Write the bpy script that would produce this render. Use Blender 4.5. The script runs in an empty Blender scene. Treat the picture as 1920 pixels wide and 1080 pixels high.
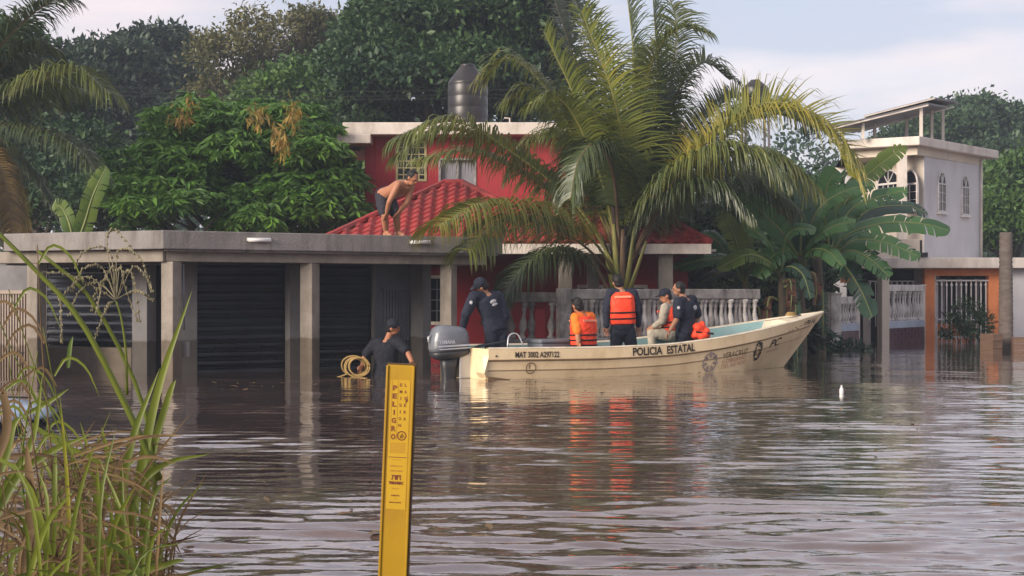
import bpy, bmesh, math, random
import numpy as np
from mathutils import Vector, Matrix, noise, Euler

# ------------------------------------------------------------------ camera, sky, sun, exposure
scene = bpy.context.scene
COL = scene.collection
F_PX, CAM_Z, HORIZON = 2600.0, 1.25, 547.0
cam_data = bpy.data.cameras.new('camera')
cam = bpy.data.objects.new('camera', cam_data)
COL.objects.link(cam)
cam.location = (0, 0, CAM_Z)
cam.rotation_euler = (math.radians(90), 0, 0)
cam_data.sensor_width = 36
cam_data.lens = 36 * F_PX / 1920
cam_data.shift_y = (HORIZON - 540) / 1920
cam_data.clip_start = 0.1
cam_data.clip_end = 2000
scene.camera = cam

SUN_DIR = Vector((-0.76, -0.62, 0.33)).normalized()      # towards the sun: low, behind the camera's left shoulder
SUN_EL = math.asin(SUN_DIR.z)
world = bpy.data.worlds.new('World')
scene.world = world
world.use_nodes = True
wn = world.node_tree
wn.nodes.clear()
w_out = wn.nodes.new('ShaderNodeOutputWorld')
w_bg = wn.nodes.new('ShaderNodeBackground')
w_bg.inputs['Strength'].default_value = 0.10
w_sky = wn.nodes.new('ShaderNodeTexSky')
w_sky.sky_type = 'NISHITA'
w_sky.sun_disc = False
w_sky.sun_elevation = SUN_EL
w_sky.sun_rotation = math.atan2(SUN_DIR.x, SUN_DIR.y)
w_sky.air_density = 1.0
w_sky.dust_density = 1.6
w_sky.ozone_density = 1.5
# thin high cloud veil, the same all round the sky
w_tc = wn.nodes.new('ShaderNodeTexCoord')
w_map = wn.nodes.new('ShaderNodeMapping')
w_map.inputs['Scale'].default_value = (1.6, 1.6, 7.0)
w_map.inputs['Location'].default_value = (3.1, 0.4, 0.2)
w_n = wn.nodes.new('ShaderNodeTexNoise')
w_n.inputs['Scale'].default_value = 2.1
w_n.inputs['Detail'].default_value = 6
w_n.inputs['Roughness'].default_value = 0.55
w_r = wn.nodes.new('ShaderNodeValToRGB')
w_r.color_ramp.elements[0].position = 0.36
w_r.color_ramp.elements[0].color = (0.70, 0.70, 0.70, 1)
w_r.color_ramp.elements[1].position = 0.72
w_r.color_ramp.elements[1].color = (0.95, 0.95, 0.95, 1)
w_n2 = wn.nodes.new('ShaderNodeTexNoise')
w_n2.inputs['Scale'].default_value = 3.3
w_n2.inputs['Detail'].default_value = 5
w_r2 = wn.nodes.new('ShaderNodeValToRGB')
w_r2.color_ramp.elements[0].position = 0.40
w_r2.color_ramp.elements[0].color = (3.4, 3.4, 3.95, 1)
w_r2.color_ramp.elements[1].position = 0.68
w_r2.color_ramp.elements[1].color = (5.5, 4.6, 4.55, 1)
w_mix = wn.nodes.new('ShaderNodeMix')
w_mix.data_type = 'RGBA'
L = wn.links.new
L(w_tc.outputs['Generated'], w_map.inputs['Vector'])
L(w_map.outputs['Vector'], w_n.inputs['Vector'])
L(w_map.outputs['Vector'], w_n2.inputs['Vector'])
L(w_n.outputs['Fac'], w_r.inputs['Fac'])
L(w_n2.outputs['Fac'], w_r2.inputs['Fac'])
L(w_r.outputs['Color'], w_mix.inputs[0])
L(w_sky.outputs['Color'], w_mix.inputs[6])
L(w_r2.outputs['Color'], w_mix.inputs[7])
L(w_mix.outputs[2], w_bg.inputs['Color'])
L(w_bg.outputs['Background'], w_out.inputs['Surface'])

sun_data = bpy.data.lights.new('sun', 'SUN')
sun = bpy.data.objects.new('sun', sun_data)
COL.objects.link(sun)
sun_data.energy = 2.6
sun_data.angle = math.radians(28)
sun_data.color = (1.0, 0.87, 0.74)
sun.rotation_euler = SUN_DIR.to_track_quat('Z', 'Y').to_euler()

scene.view_settings.view_transform = 'Standard'
scene.view_settings.look = 'None'
scene.view_settings.gamma = 1.0
scene.view_settings.use_curve_mapping = False
scene.view_settings.exposure = 1.06
scene.render.engine = 'CYCLES'
scene.cycles.use_denoising = True
scene.cycles.max_bounces = 6
scene.cycles.transparent_max_bounces = 8
scene.cycles.caustics_reflective = False
scene.cycles.caustics_refractive = False
# ------------------------------------------------------------------ helpers
R = math.radians
rng = np.random.default_rng(11)
random.seed(5)

def P(px, py, Y):
    """a point Y metres in front of the camera position, read off the survey picture"""
    return Vector(((px - 960) / F_PX * Y, Y, CAM_Z + (HORIZON - py) / F_PX * Y))
def PX(px, Y): return (px - 960) / F_PX * Y
def PZ(py, Y): return CAM_Z + (HORIZON - py) / F_PX * Y

def tag(o, label=None, cat=None, group=None, kind=None):
    if label: o['label'] = label
    if cat: o['category'] = cat
    if group: o['group'] = group
    if kind: o['kind'] = kind
    elif cat: o['kind'] = 'thing'
    return o
def empty(name, loc=(0, 0, 0), rz=0.0, label=None, cat=None, group=None):
    o = bpy.data.objects.new(name, None)
    COL.objects.link(o)
    o.location = loc
    o.rotation_euler = (0, 0, rz)
    return tag(o, label, cat, group)
def link(name, me, parent=None, mats=None):
    o = bpy.data.objects.new(name, me)
    COL.objects.link(o)
    if parent: o.parent = parent
    if mats:
        for m in (mats if isinstance(mats, (list, tuple)) else [mats]):
            me.materials.append(m)
    return o

class MB:
    """collects shapes into one mesh"""
    def __init__(self): self.v = []; self.f = []; self.m = []; self.mi = 0
    def add(self, vs, fs):
        b = len(self.v)
        self.v += [tuple(x) for x in vs]
        for f in fs:
            self.f.append(tuple(i + b for i in f)); self.m.append(self.mi)
        return self
    def box(self, c, s, rz=0.0, M=None):
        hx, hy, hz = s[0] / 2, s[1] / 2, s[2] / 2
        vs = [Vector((x * hx, y * hy, z * hz)) for z in (-1, 1) for y in (-1, 1) for x in (-1, 1)]
        rot = M if M is not None else Matrix.Rotation(rz, 3, 'Z')
        vs = [rot @ p + Vector(c) for p in vs]
        return self.add(vs, [(0, 2, 3, 1), (4, 5, 7, 6), (0, 1, 5, 4), (2, 6, 7, 3), (0, 4, 6, 2), (1, 3, 7, 5)])
    def span(self, a, b):
        return self.box([(a[i] + b[i]) / 2 for i in range(3)], [abs(b[i] - a[i]) for i in range(3)])
    def bar(self, a, b, w, h, up=(0, 0, 1)):
        a, b = Vector(a), Vector(b)
        d = (b - a); ln = d.length; x = d.normalized()
        y = Vector(up).cross(x)
        if y.length < 1e-4: y = Vector((0, 1, 0)).cross(x)
        y.normalize(); z = x.cross(y)
        M = Matrix((x, y, z)).transposed()
        return self.box((a + b) / 2, (ln, w, h), M=M)
    def prism(self, poly, z0, z1):
        n = len(poly)
        vs = [(p[0], p[1], z0) for p in poly] + [(p[0], p[1], z1) for p in poly]
        fs = [tuple(range(n - 1, -1, -1)), tuple(range(n, 2 * n))]
        fs += [(i, (i + 1) % n, n + (i + 1) % n, n + i) for i in range(n)]
        return self.add(vs, fs)
    def tube(self, path, rad, n=8, cap=True, sx=1.0):
        path = [Vector(p) for p in path]
        k = len(path)
        if not hasattr(rad, '__len__'): rad = [rad] * k
        up = Vector((0, 0, 1))
        vs = []; prev = None
        for i, p in enumerate(path):
            t = (path[min(i + 1, k - 1)] - path[max(i - 1, 0)])
            if t.length < 1e-9: t = Vector((0, 0, 1))
            t.normalize()
            if prev is None:
                a = up.cross(t)
                if a.length < 0.05: a = Vector((1, 0, 0)).cross(t)
            else:
                a = prev - t * prev.dot(t)
            a.normalize(); prev = a; b = t.cross(a)
            for j in range(n):
                an = 2 * math.pi * j / n
                vs.append(p + a * (math.cos(an) * rad[i]) + b * (math.sin(an) * rad[i] * sx))
        fs = []
        for i in range(k - 1):
            for j in range(n):
                fs.append((i * n + j, i * n + (j + 1) % n, (i + 1) * n + (j + 1) % n, (i + 1) * n + j))
        if cap:
            fs.append(tuple(range(n - 1, -1, -1))); fs.append(tuple(range((k - 1) * n, k * n)))
        return self.add(vs, fs)
    def lathe(self, prof, c=(0, 0, 0), n=16):
        vs = []
        for r, z in prof:
            for j in range(n):
                a = 2 * math.pi * j / n
                vs.append((c[0] + r * math.cos(a), c[1] + r * math.sin(a), c[2] + z))
        k = len(prof); fs = []
        for i in range(k - 1):
            for j in range(n):
                fs.append((i * n + j, i * n + (j + 1) % n, (i + 1) * n + (j + 1) % n, (i + 1) * n + j))
        fs.append(tuple(range(n - 1, -1, -1))); fs.append(tuple(range((k - 1) * n, k * n)))
        return self.add(vs, fs)
    def ell(self, c, r, M=None, nu=14, nv=9):
        vs = []; fs = []
        rot = M if M is not None else Matrix.Identity(3)
        for i in range(nv + 1):
            th = math.pi * i / nv
            for j in range(nu):
                ph = 2 * math.pi * j / nu
                q = Vector((r[0] * math.sin(th) * math.cos(ph), r[1] * math.sin(th) * math.sin(ph), r[2] * math.cos(th)))
                vs.append(rot @ q + Vector(c))
        for i in range(nv):
            for j in range(nu):
                fs.append((i * nu + j, (i + 1) * nu + j, (i + 1) * nu + (j + 1) % nu, i * nu + (j + 1) % nu))
        return self.add(vs, fs)
    def mesh(self, name='mesh', mats=None, smooth=False):
        me = bpy.data.meshes.new(name)
        me.from_pydata(self.v, [], self.f)
        for mm in (mats if isinstance(mats, (list, tuple)) else ([mats] if mats else [])): me.materials.append(mm)
        if any(self.m): me.polygons.foreach_set('material_index', self.m)
        if smooth: me.polygons.foreach_set('use_smooth', [True] * len(self.f))
        me.update()
        return me
    def build(self, name, mats=None, parent=None, smooth=False, bevel=0.0, loc=None):
        me = self.mesh(name, mats, smooth)
        o = link(name, me, parent)
        if loc: o.location = loc
        if bevel:
            b = o.modifiers.new('bevel', 'BEVEL'); b.width = bevel; b.segments = 2
            b.limit_method = 'ANGLE'; b.angle_limit = R(40)
        return o

def np_mesh(name, V, Fq, mats=None, smooth=False, midx=None):
    """V (n,3), Fq (k,3|4) arrays"""
    me = bpy.data.meshes.new(name)
    V = np.asarray(V, dtype=np.float32); Fq = np.asarray(Fq, dtype=np.int32)
    k, s = Fq.shape
    me.vertices.add(len(V)); me.vertices.foreach_set('co', V.ravel())
    me.loops.add(k * s); me.loops.foreach_set('vertex_index', Fq.ravel())
    me.polygons.add(k)
    me.polygons.foreach_set('loop_start', np.arange(0, k * s, s, dtype=np.int32))
    if smooth: me.polygons.foreach_set('use_smooth', np.ones(k, dtype=bool))
    for mm in (mats if isinstance(mats, (list, tuple)) else ([mats] if mats else [])): me.materials.append(mm)
    if midx is not None: me.polygons.foreach_set('material_index', np.asarray(midx, dtype=np.int32))
    me.update(calc_edges=True)
    return me

def spline(pts, n):
    """Catmull-Rom through the points"""
    pts = [Vector(p) for p in pts]
    if len(pts) == 2: return [pts[0].lerp(pts[1], i / (n - 1)) for i in range(n)]
    q = [pts[0] * 2 - pts[1]] + pts + [pts[-1] * 2 - pts[-2]]
    out = []; m = len(pts) - 1
    for i in range(n):
        t = i / (n - 1) * m; k = min(int(t), m - 1); u = t - k
        a, b, c, d = q[k], q[k + 1], q[k + 2], q[k + 3]
        out.append(0.5 * ((2 * b) + (c - a) * u + (2 * a - 5 * b + 4 * c - d) * u * u + (3 * b - a - 3 * c + d) * u ** 3))
    return out

def text_mesh(s, size=1.0, bold=0.0, sp=1.0):
    """flat lettering as vertices and faces, lower left at the origin; returns (verts, faces, width)"""
    cu = bpy.data.curves.new('t', 'FONT')
    cu.body = s; cu.size = size; cu.space_character = sp; cu.resolution_u = 3; cu.offset = bold
    o = bpy.data.objects.new('t', cu); COL.objects.link(o)
    dg = bpy.context.evaluated_depsgraph_get()
    me = bpy.data.meshes.new_from_object(o.evaluated_get(dg))
    bm = bmesh.new(); bm.from_mesh(me)
    bmesh.ops.triangulate(bm, faces=bm.faces)
    bm.verts.ensure_lookup_table()
    vs = [v.co.copy() for v in bm.verts]; fs = [tuple(v.index for v in f.verts) for f in bm.faces]
    bm.free(); bpy.data.objects.remove(o); bpy.data.meshes.remove(me); bpy.data.curves.remove(cu)
    if vs:
        x0 = min(v.x for v in vs); x1 = max(v.x for v in vs)
        for v in vs: v.x -= x0
        return vs, fs, x1 - x0
    return [], [], 0

# ------------------------------------------------------------------ materials
def mat(name, c, c2=None, rough=0.8, scale=6.0, detail=6, spec=0.3, metal=0.0, bump=0.0, bscale=30.0, stretch=(1, 1, 1),
        stain=None, stain_amt=0.5, stain_scale=1.5, stain_stretch=(1, 1, 0.35), wet=None, wet_c=0.5, island=0.0, wave=None):
    m = bpy.data.materials.new(name); m.use_nodes = True
    nt = m.node_tree; N = nt.nodes; K = nt.links.new
    bs = N['Principled BSDF']
    bs.inputs['Roughness'].default_value = rough
    bs.inputs['Metallic'].default_value = metal
    bs.inputs['Specular IOR Level'].default_value = spec
    geo = N.new('ShaderNodeNewGeometry')
    mp = N.new('ShaderNodeMapping'); mp.inputs['Scale'].default_value = stretch
    K(geo.outputs['Position'], mp.inputs['Vector'])
    nz = N.new('ShaderNodeTexNoise'); nz.inputs['Scale'].default_value = scale; nz.inputs['Detail'].default_value = detail
    nz.inputs['Roughness'].default_value = 0.6
    K(mp.outputs['Vector'], nz.inputs['Vector'])
    rp = N.new('ShaderNodeValToRGB')
    rp.color_ramp.elements[0].position = 0.32; rp.color_ramp.elements[1].position = 0.70
    c2 = c2 or tuple(x * 0.78 for x in c)
    rp.color_ramp.elements[0].color = (*c2, 1); rp.color_ramp.elements[1].color = (*c, 1)
    K(nz.outputs['Fac'], rp.inputs['Fac'])
    col = rp.outputs['Color']
    def mix(a, b, fac, mode='MIX'):
        x = N.new('ShaderNodeMix'); x.data_type = 'RGBA'; x.blend_type = mode
        if hasattr(fac, 'links'): K(fac, x.inputs[0])
        else: x.inputs[0].default_value = fac
        for s, i in ((a, 6), (b, 7)):
            if hasattr(s, 'links'): K(s, x.inputs[i])
            else: x.inputs[i].default_value = (*s, 1)
        return x.outputs[2]
    if stain:
        m2 = N.new('ShaderNodeMapping'); m2.inputs['Scale'].default_value = stain_stretch
        K(geo.outputs['Position'], m2.inputs['Vector'])
        n2 = N.new('ShaderNodeTexNoise'); n2.inputs['Scale'].default_value = stain_scale; n2.inputs['Detail'].default_value = 8
        n2.inputs['Roughness'].default_value = 0.68
        K(m2.outputs['Vector'], n2.inputs['Vector'])
        r2 = N.new('ShaderNodeMapRange'); r2.inputs[1].default_value = 0.48; r2.inputs[2].default_value = 0.66
        r2.inputs[4].default_value = stain_amt
        K(n2.outputs['Fac'], r2.inputs[0])
        col = mix(col, stain, r2.outputs[0])
    if wet is not None:                       # soaked up to the flood's high mark (a height above the water)
        sx = N.new('ShaderNodeSeparateXYZ'); K(geo.outputs['Position'], sx.inputs[0])
        n3 = N.new('ShaderNodeTexNoise'); n3.inputs['Scale'].default_value = 5; n3.inputs['Detail'].default_value = 4
        K(geo.outputs['Position'], n3.inputs['Vector'])
        ad = N.new('ShaderNodeMath'); ad.operation = 'MULTIPLY_ADD'; ad.inputs[1].default_value = 0.10
        K(n3.outputs['Fac'], ad.inputs[0]); K(sx.outputs['Z'], ad.inputs[2])
        r3 = N.new('ShaderNodeMapRange'); r3.inputs[1].default_value = wet + 0.03; r3.inputs[2].default_value = wet + 0.065
        r3.inputs[3].default_value = 1; r3.inputs[4].default_value = 0
        K(ad.outputs[0], r3.inputs[0])
        col = mix(col, mix(col, (wet_c, wet_c * .92, wet_c * .82), 1.0, 'MULTIPLY'), r3.outputs[0])
    if island:
        hs = N.new('ShaderNodeHueSaturation'); K(col, hs.inputs['Color'])
        mr = N.new('ShaderNodeMapRange'); mr.inputs[3].default_value = 1 - island; mr.inputs[4].default_value = 1 + island
        K(geo.outputs['Random Per Island'], mr.inputs[0]); K(mr.outputs[0], hs.inputs['Value'])
        col = hs.outputs['Color']
    K(col, bs.inputs['Base Color'])
    if bump:
        nb = N.new('ShaderNodeTexNoise'); nb.inputs['Scale'].default_value = bscale; nb.inputs['Detail'].default_value = 5
        K(mp.outputs['Vector'], nb.inputs['Vector'])
        bp = N.new('ShaderNodeBump'); bp.inputs['Strength'].default_value = bump; bp.inputs['Distance'].default_value = 0.02
        K(nb.outputs['Fac'], bp.inputs['Height']); K(bp.outputs['Normal'], bs.inputs['Normal'])
    return m

def leaf_mat(name, c, c2, c3=None, rough=0.45, trans=0.25, patch=0.5, third=0.12, spec=0.35):
    """leaf colour varies leaf by leaf and in broad patches; some light passes through"""
    m = bpy.data.materials.new(name); m.use_nodes = True
    nt = m.node_tree; N = nt.nodes; K = nt.links.new
    bs = N['Principled BSDF']; out = N['Material Output']
    bs.inputs['Roughness'].default_value = rough; bs.inputs['Specular IOR Level'].default_value = spec
    geo = N.new('ShaderNodeNewGeometry')
    nz = N.new('ShaderNodeTexNoise'); nz.inputs['Scale'].default_value = patch; nz.inputs['Detail'].default_value = 4
    K(geo.outputs['Position'], nz.inputs['Vector'])
    ad = N.new('ShaderNodeMath'); ad.operation = 'MULTIPLY_ADD'; ad.inputs[1].default_value = 0.55
    K(geo.outputs['Random Per Island'], ad.inputs[0]); 
    sb = N.new('ShaderNodeMath'); sb.operation = 'MULTIPLY_ADD'; sb.inputs[1].default_value = 1.6; sb.inputs[2].default_value = -0.58
    K(nz.outputs['Fac'], sb.inputs[0]); K(sb.outputs[0], ad.inputs[2])
    rp = N.new('ShaderNodeValToRGB'); e = rp.color_ramp.elements
    e[0].position = 0.1; e[0].color = (*c2, 1); e[1].position = 0.75; e[1].color = (*c, 1)
    if c3:
        x = e.new(1.0 - third * 0.6); x.color = (*c, 1)
        x = e.new(1.0); x.color = (*c3, 1)
    K(ad.outputs[0], rp.inputs['Fac'])
    K(rp.outputs['Color'], bs.inputs['Base Color'])
    tr = N.new('ShaderNodeBsdfTranslucent'); K(rp.outputs['Color'], tr.inputs['Color'])
    mx = N.new('ShaderNodeMixShader'); mx.inputs[0].default_value = trans
    K(bs.outputs[0], mx.inputs[1]); K(tr.outputs[0], mx.inputs[2]); K(mx.outputs[0], out.inputs['Surface'])
    return m

M = {}
M['concrete'] = mat('concrete', (.285, .265, .25), (.185, .172, .165), rough=.9, scale=1.7, bump=.5, bscale=40, stain=(.10, .09, .082), stain_amt=.75, stain_scale=3.2, stain_stretch=(1, 1, .16))
M['column'] = mat('column_concrete', (.31, .275, .235), (.22, .195, .165), rough=.9, scale=4, bump=.4, bscale=45, stain=(.14, .12, .10), stain_amt=.6, stain_scale=3, wet=.56, wet_c=.52)
M['wall_plaster'] = mat('wall_plaster', (.20, .195, .20), (.14, .135, .14), rough=.9, scale=2, stain=(.08, .075, .07), wet=.50, wet_c=.5)
M['shutter'] = mat('shutter_steel_shaded', (.026, .030, .042), (.018, .020, .030), rough=.27, scale=3, spec=.4, metal=.2, wet=.50, wet_c=.6)  # base darkened to carry the shade under the roof
M['grey_door'] = mat('grey_door_steel', (.16, .175, .20), (.11, .12, .14), rough=.5, scale=3, wet=.45, wet_c=.5)
M['tan_gate'] = mat('tan_gate_steel', (.34, .28, .235), (.25, .20, .165), rough=.6, scale=4, stain=(.16, .09, .06), stain_amt=.6, wet=.45, wet_c=.55)
M['tube_white'] = mat('lamp_white', (.78, .77, .75), rough=.3, scale=2)
M['red_wall'] = mat('red_paint', (.42, .034, .045), (.33, .026, .036), rough=.7, scale=1.2, stain=(.22, .05, .045), stain_amt=.45, stain_scale=1.2)
M['white_trim'] = mat('white_trim', (.72, .66, .60), (.58, .52, .46), rough=.8, scale=2.5, stain=(.30, .25, .21), stain_amt=.55, stain_scale=2.0)
M['tile'] = mat('red_roof_tile', (.36, .048, .046), (.25, .034, .035), rough=.68, scale=2, spec=.25, island=.2, stain=(.13, .055, .05), stain_amt=.6, stain_scale=2.2)
M['glass'] = mat('dark_glass', (.016, .018, .024), rough=.12, scale=2, spec=.22)
M['curtain'] = mat('pale_curtain', (.30, .30, .33), (.2, .2, .23), rough=.8, scale=8, stretch=(6, 6, .3))
M['yellow_lattice'] = mat('cream_lattice', (.52, .45, .24), (.40, .34, .18), rough=.7)
M['tank'] = mat('black_tank_plastic', (.022, .020, .022), (.016, .015, .017), rough=.36, scale=2, spec=.5, stain=(.05, .04, .032), stain_amt=.5, stain_stretch=(2, 2, .1))
M['house_wall'] = mat('pale_house_paint', (.60, .59, .60), (.52, .51, .53), rough=.85, scale=1.2, stain=(.36, .34, .34), stain_amt=.4, stain_scale=.9)
M['cream_and_sunlit'] = mat('cream_and_sunlit_paint', (.66, .58, .48), (.56, .49, .41), rough=.85, scale=1.2, stain=(.38, .33, .27), stain_amt=.45, stain_scale=1.2)  # cream paint; on the left face it carries the warm sunlight
M['orange'] = mat('orange_paint', (.82, .29, .11), (.70, .23, .085), rough=.75, scale=2, stain=(.35, .13, .07), stain_amt=.5)
M['white_steel'] = mat('white_steel', (.68, .66, .65), (.52, .49, .47), rough=.5, scale=6, stain=(.28, .18, .12), stain_amt=.4)
M['maroon_tile'] = mat('maroon_tile', (.085, .030, .045), (.055, .02, .03), rough=.4, scale=8, island=.2)
M['blue_band'] = mat('pale_blue_paint', (.40, .45, .54), (.32, .36, .44), rough=.7, scale=3)
M['old_stone'] = mat('weathered_stone', (.40, .375, .36), (.21, .195, .185), rough=.9, scale=5, bump=.4, bscale=40, stain=(.07, .065, .06), stain_amt=.85, stain_scale=4.0, stain_stretch=(1, 1, .4))
M['pale_stone'] = mat('whitewashed_stone', (.68, .65, .62), (.48, .45, .43), rough=.9, scale=6, bump=.3, stain=(.12, .10, .09), stain_amt=.75, stain_scale=4.5, stain_stretch=(1, 1, .4))
M['inner_shade'] = mat('painted_inner_shade', (.022, .020, .022), rough=.9)  # near-black colour stands in for shade behind shutters and gate
M['panel_grey'] = mat('roof_sheet_grey', (.15, .14, .145), (.10, .095, .10), rough=.5, scale=3)
M['timber'] = mat('wet_timber', (.20, .125, .085), (.13, .08, .055), rough=.8, scale=4, stretch=(1, 1, 6))
M['trunk'] = mat('bark', (.115, .095, .075), (.06, .05, .042), rough=.95, scale=6, bump=.8, bscale=18, stretch=(1, 1, .4))
M['palm_trunk'] = mat('palm_bark', (.215, .18, .155), (.13, .105, .09), rough=.95, scale=5, bump=.6, bscale=25, stretch=(1, 1, 3))
M['palm_dark'] = mat('palm_fibre', (.075, .055, .042), (.035, .027, .022), rough=.95, scale=9, bump=.9, bscale=22, stretch=(1, 1, .3))
M['rachis'] = mat('frond_rib', (.24, .22, .06), (.15, .16, .045), rough=.5, scale=3)
M['rachis_old'] = mat('frond_rib_old', (.17, .11, .06), (.10, .065, .04), rough=.7, scale=3)
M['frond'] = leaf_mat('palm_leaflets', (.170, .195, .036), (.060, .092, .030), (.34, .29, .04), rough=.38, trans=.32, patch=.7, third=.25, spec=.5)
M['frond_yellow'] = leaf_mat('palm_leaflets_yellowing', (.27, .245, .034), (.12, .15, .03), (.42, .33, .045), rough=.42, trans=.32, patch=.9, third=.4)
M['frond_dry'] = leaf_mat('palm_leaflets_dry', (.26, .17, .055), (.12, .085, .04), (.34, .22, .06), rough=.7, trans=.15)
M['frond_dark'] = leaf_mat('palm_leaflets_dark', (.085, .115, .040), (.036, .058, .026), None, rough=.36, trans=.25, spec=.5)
M['mango'] = leaf_mat('mango_leaves', (0.140, 0.289, 0.038), (0.047, 0.112, 0.025), (0.265, 0.406, 0.055), rough=.42, trans=.25, patch=.8)
M['mango_flush'] = leaf_mat('mango_new_leaves', (.38, .23, .05), (.22, .20, .04), (.46, .28, .06), rough=.5, trans=.3)
M['tree_dark'] = leaf_mat('dark_tree_leaves', (0.062, 0.120, 0.039), (0.023, 0.052, 0.026), (0.104, 0.163, 0.046), trans=.22, patch=.35)
M['tree_blue'] = leaf_mat('far_tree_leaves', (0.046, 0.078, 0.041), (0.021, 0.039, 0.025), None, trans=.2, patch=.3)
M['tree_far'] = leaf_mat('distant_leaves', (0.058, 0.106, 0.043), (0.026, 0.054, 0.029), None, trans=.2, patch=.25)
M['tree_olive'] = leaf_mat('sparse_tree_leaves', (0.161, 0.155, 0.057), (0.081, 0.090, 0.037), (0.253, 0.190, 0.081), trans=.25, patch=.4, third=.3)
M['tree_mid'] = leaf_mat('green_tree_leaves', (0.088, 0.169, 0.037), (0.033, 0.075, 0.022), (0.138, 0.213, 0.043), trans=.22, patch=.4)
M['banana'] = leaf_mat('banana_leaf', (0.079, 0.194, 0.052), (0.037, 0.108, 0.037), (0.143, 0.257, 0.072), rough=.34, trans=.22, patch=1.2, spec=.5)
M['banana_light'] = leaf_mat('banana_leaf_pale', (.15, .22, .045), (.085, .15, .035), (.25, .26, .05), rough=.4, trans=.35, patch=1.5)
M['banana_dark'] = leaf_mat('banana_leaf_dark', (0.029, 0.081, 0.039), (0.013, 0.042, 0.026), None, rough=.36, trans=.1, patch=1.2, spec=.45)
M['banana_dry'] = leaf_mat('banana_leaf_dry', (.17, .075, .045), (.09, .042, .03), (.24, .12, .06), rough=.8, trans=.1)
M['banana_rib'] = mat('banana_rib', (.24, .27, .10), (.16, .20, .07), rough=.45, scale=3)
M['banana_stem'] = mat('banana_stem', (.15, .125, .075), (.075, .055, .04), rough=.7, scale=6, stretch=(1, 1, .25))
M['boat_cream'] = mat('boat_cream_paint', (.84, .67, .42), (.76, .59, .35), rough=.42, scale=1.6, spec=.45, stain=(.52, .36, .18), stain_amt=.5, stain_scale=2.2, stain_stretch=(1, 1, .8), wet=-.005, wet_c=.45)
M['boat_edge'] = mat('boat_gunwale_paint', (.78, .70, .54), (.64, .56, .42), rough=.5, scale=4, stain=(.32, .26, .19), stain_amt=.5, stain_scale=4)
M['boat_teal'] = mat('boat_teal_paint', (.27, .43, .42), (.20, .33, .33), rough=.55, scale=2.5, stain=(.36, .44, .42), stain_amt=.5, stain_scale=2)
M['boat_groove'] = mat('boat_shadow_line', (.26, .17, .09), rough=.7)  # dark colour carries the shadow in the grooves and stern notch
M['ink'] = mat('black_lettering', (.022, .018, .016), (.05, .04, .03), rough=.6, scale=40)
M['ink_brown'] = mat('faded_brown_lettering', (.15, .095, .05), (.26, .19, .11), rough=.7, scale=30)
M['ink_pale'] = mat('faded_purple_print', (.22, .18, .19), (.38, .31, .26), rough=.7, scale=25)
M['ink_red'] = mat('faded_red_print', (.42, .20, .12), (.52, .32, .2), rough=.7, scale=25)
M['motor'] = mat('outboard_grey', (.17, .185, .21), (.13, .14, .165), rough=.28, scale=3, spec=.6)
M['motor_dark'] = mat('outboard_dark', (.03, .032, .038), rough=.45, scale=3, spec=.5)
M['motor_silver'] = mat('outboard_silver', (.55, .57, .60), rough=.3, scale=3, metal=.4)
M['skin'] = mat('skin', (.36, .185, .115), (.30, .15, .09), rough=.55, scale=8)
M['skin_tan'] = mat('skin_tan', (.40, .18, .10), (.33, .145, .08), rough=.5, scale=8)
M['hair'] = mat('black_hair', (.012, .010, .010), rough=.5, scale=60, bump=.5, bscale=90)
M['navy'] = mat('navy_cloth', (.020, .024, .042), (.013, .016, .030), rough=.85, scale=12)
M['navy_dark'] = mat('dark_navy_trousers', (.016, .020, .034), (.010, .013, .024), rough=.85, scale=12)
M['black_cloth'] = mat('black_cloth', (.012, .014, .022), (.008, .009, .015), rough=.8, scale=12)
M['orange_vest'] = mat('orange_vest', (.88, .075, .025), (.74, .05, .018), rough=.6, scale=10)
M['orange_shirt'] = mat('orange_shirt', (.85, .20, .02), (.72, .15, .015), rough=.75, scale=10)
M['rust_cloth'] = mat('rust_trousers', (.26, .085, .05), (.2, .06, .035), rough=.85, scale=10)
M['beige_cloth'] = mat('beige_cloth', (.46, .41, .33), (.36, .32, .25), rough=.85, scale=10)
M['strap'] = mat('black_webbing', (.012, .010, .010), rough=.8)
M['reflect'] = mat('pale_reflective_strip', (.95, .36, .22), rough=.5)
M['badge'] = mat('white_badge', (.55, .55, .58), (.3, .3, .33), rough=.7, scale=60)
M['short_dark'] = mat('dark_shorts', (.030, .028, .036), (.018, .018, .026), rough=.85, scale=10)
M['rope'] = mat('straw_rope', (.40, .28, .11), (.26, .17, .06), rough=.9, scale=40)
M['sign_yellow'] = mat('marker_yellow', (.41, .245, .006), (.34, .195, .005), rough=.42, scale=3, spec=.4, stain=(.22, .11, .012), stain_amt=.45, stain_scale=5)
M['sign_label'] = mat('marker_label', (.48, .30, .015), (.43, .26, .012), rough=.5, scale=5)
M['sign_edge'] = mat('marker_dark_edge', (.085, .045, .012), rough=.6)
M['sign_ink'] = mat('marker_ink', (.11, .022, .012), (.2, .06, .02), rough=.6, scale=40)
M['sign_ink2'] = mat('marker_small_print', (.30, .15, .015), (.4, .22, .02), rough=.6, scale=40)
M['grass_green'] = leaf_mat('grass_green', (.17, .21, .025), (.075, .11, .018), (.26, .25, .03), rough=.42, trans=.3, patch=2.5)
M['grass_dry'] = leaf_mat('grass_dry', (.19, .125, .055), (.075, .047, .026), (.30, .20, .075), rough=.7, trans=.15, patch=3)
M['grass_seed'] = mat('grass_seed_head', (.30, .27, .17), (.20, .18, .11), rough=.8, scale=30)
M['car_blue'] = mat('pale_blue_car_paint', (.36, .46, .60), (.30, .39, .52), rough=.22, scale=2, spec=.6, stain=(.24, .27, .28), stain_amt=.5)
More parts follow.
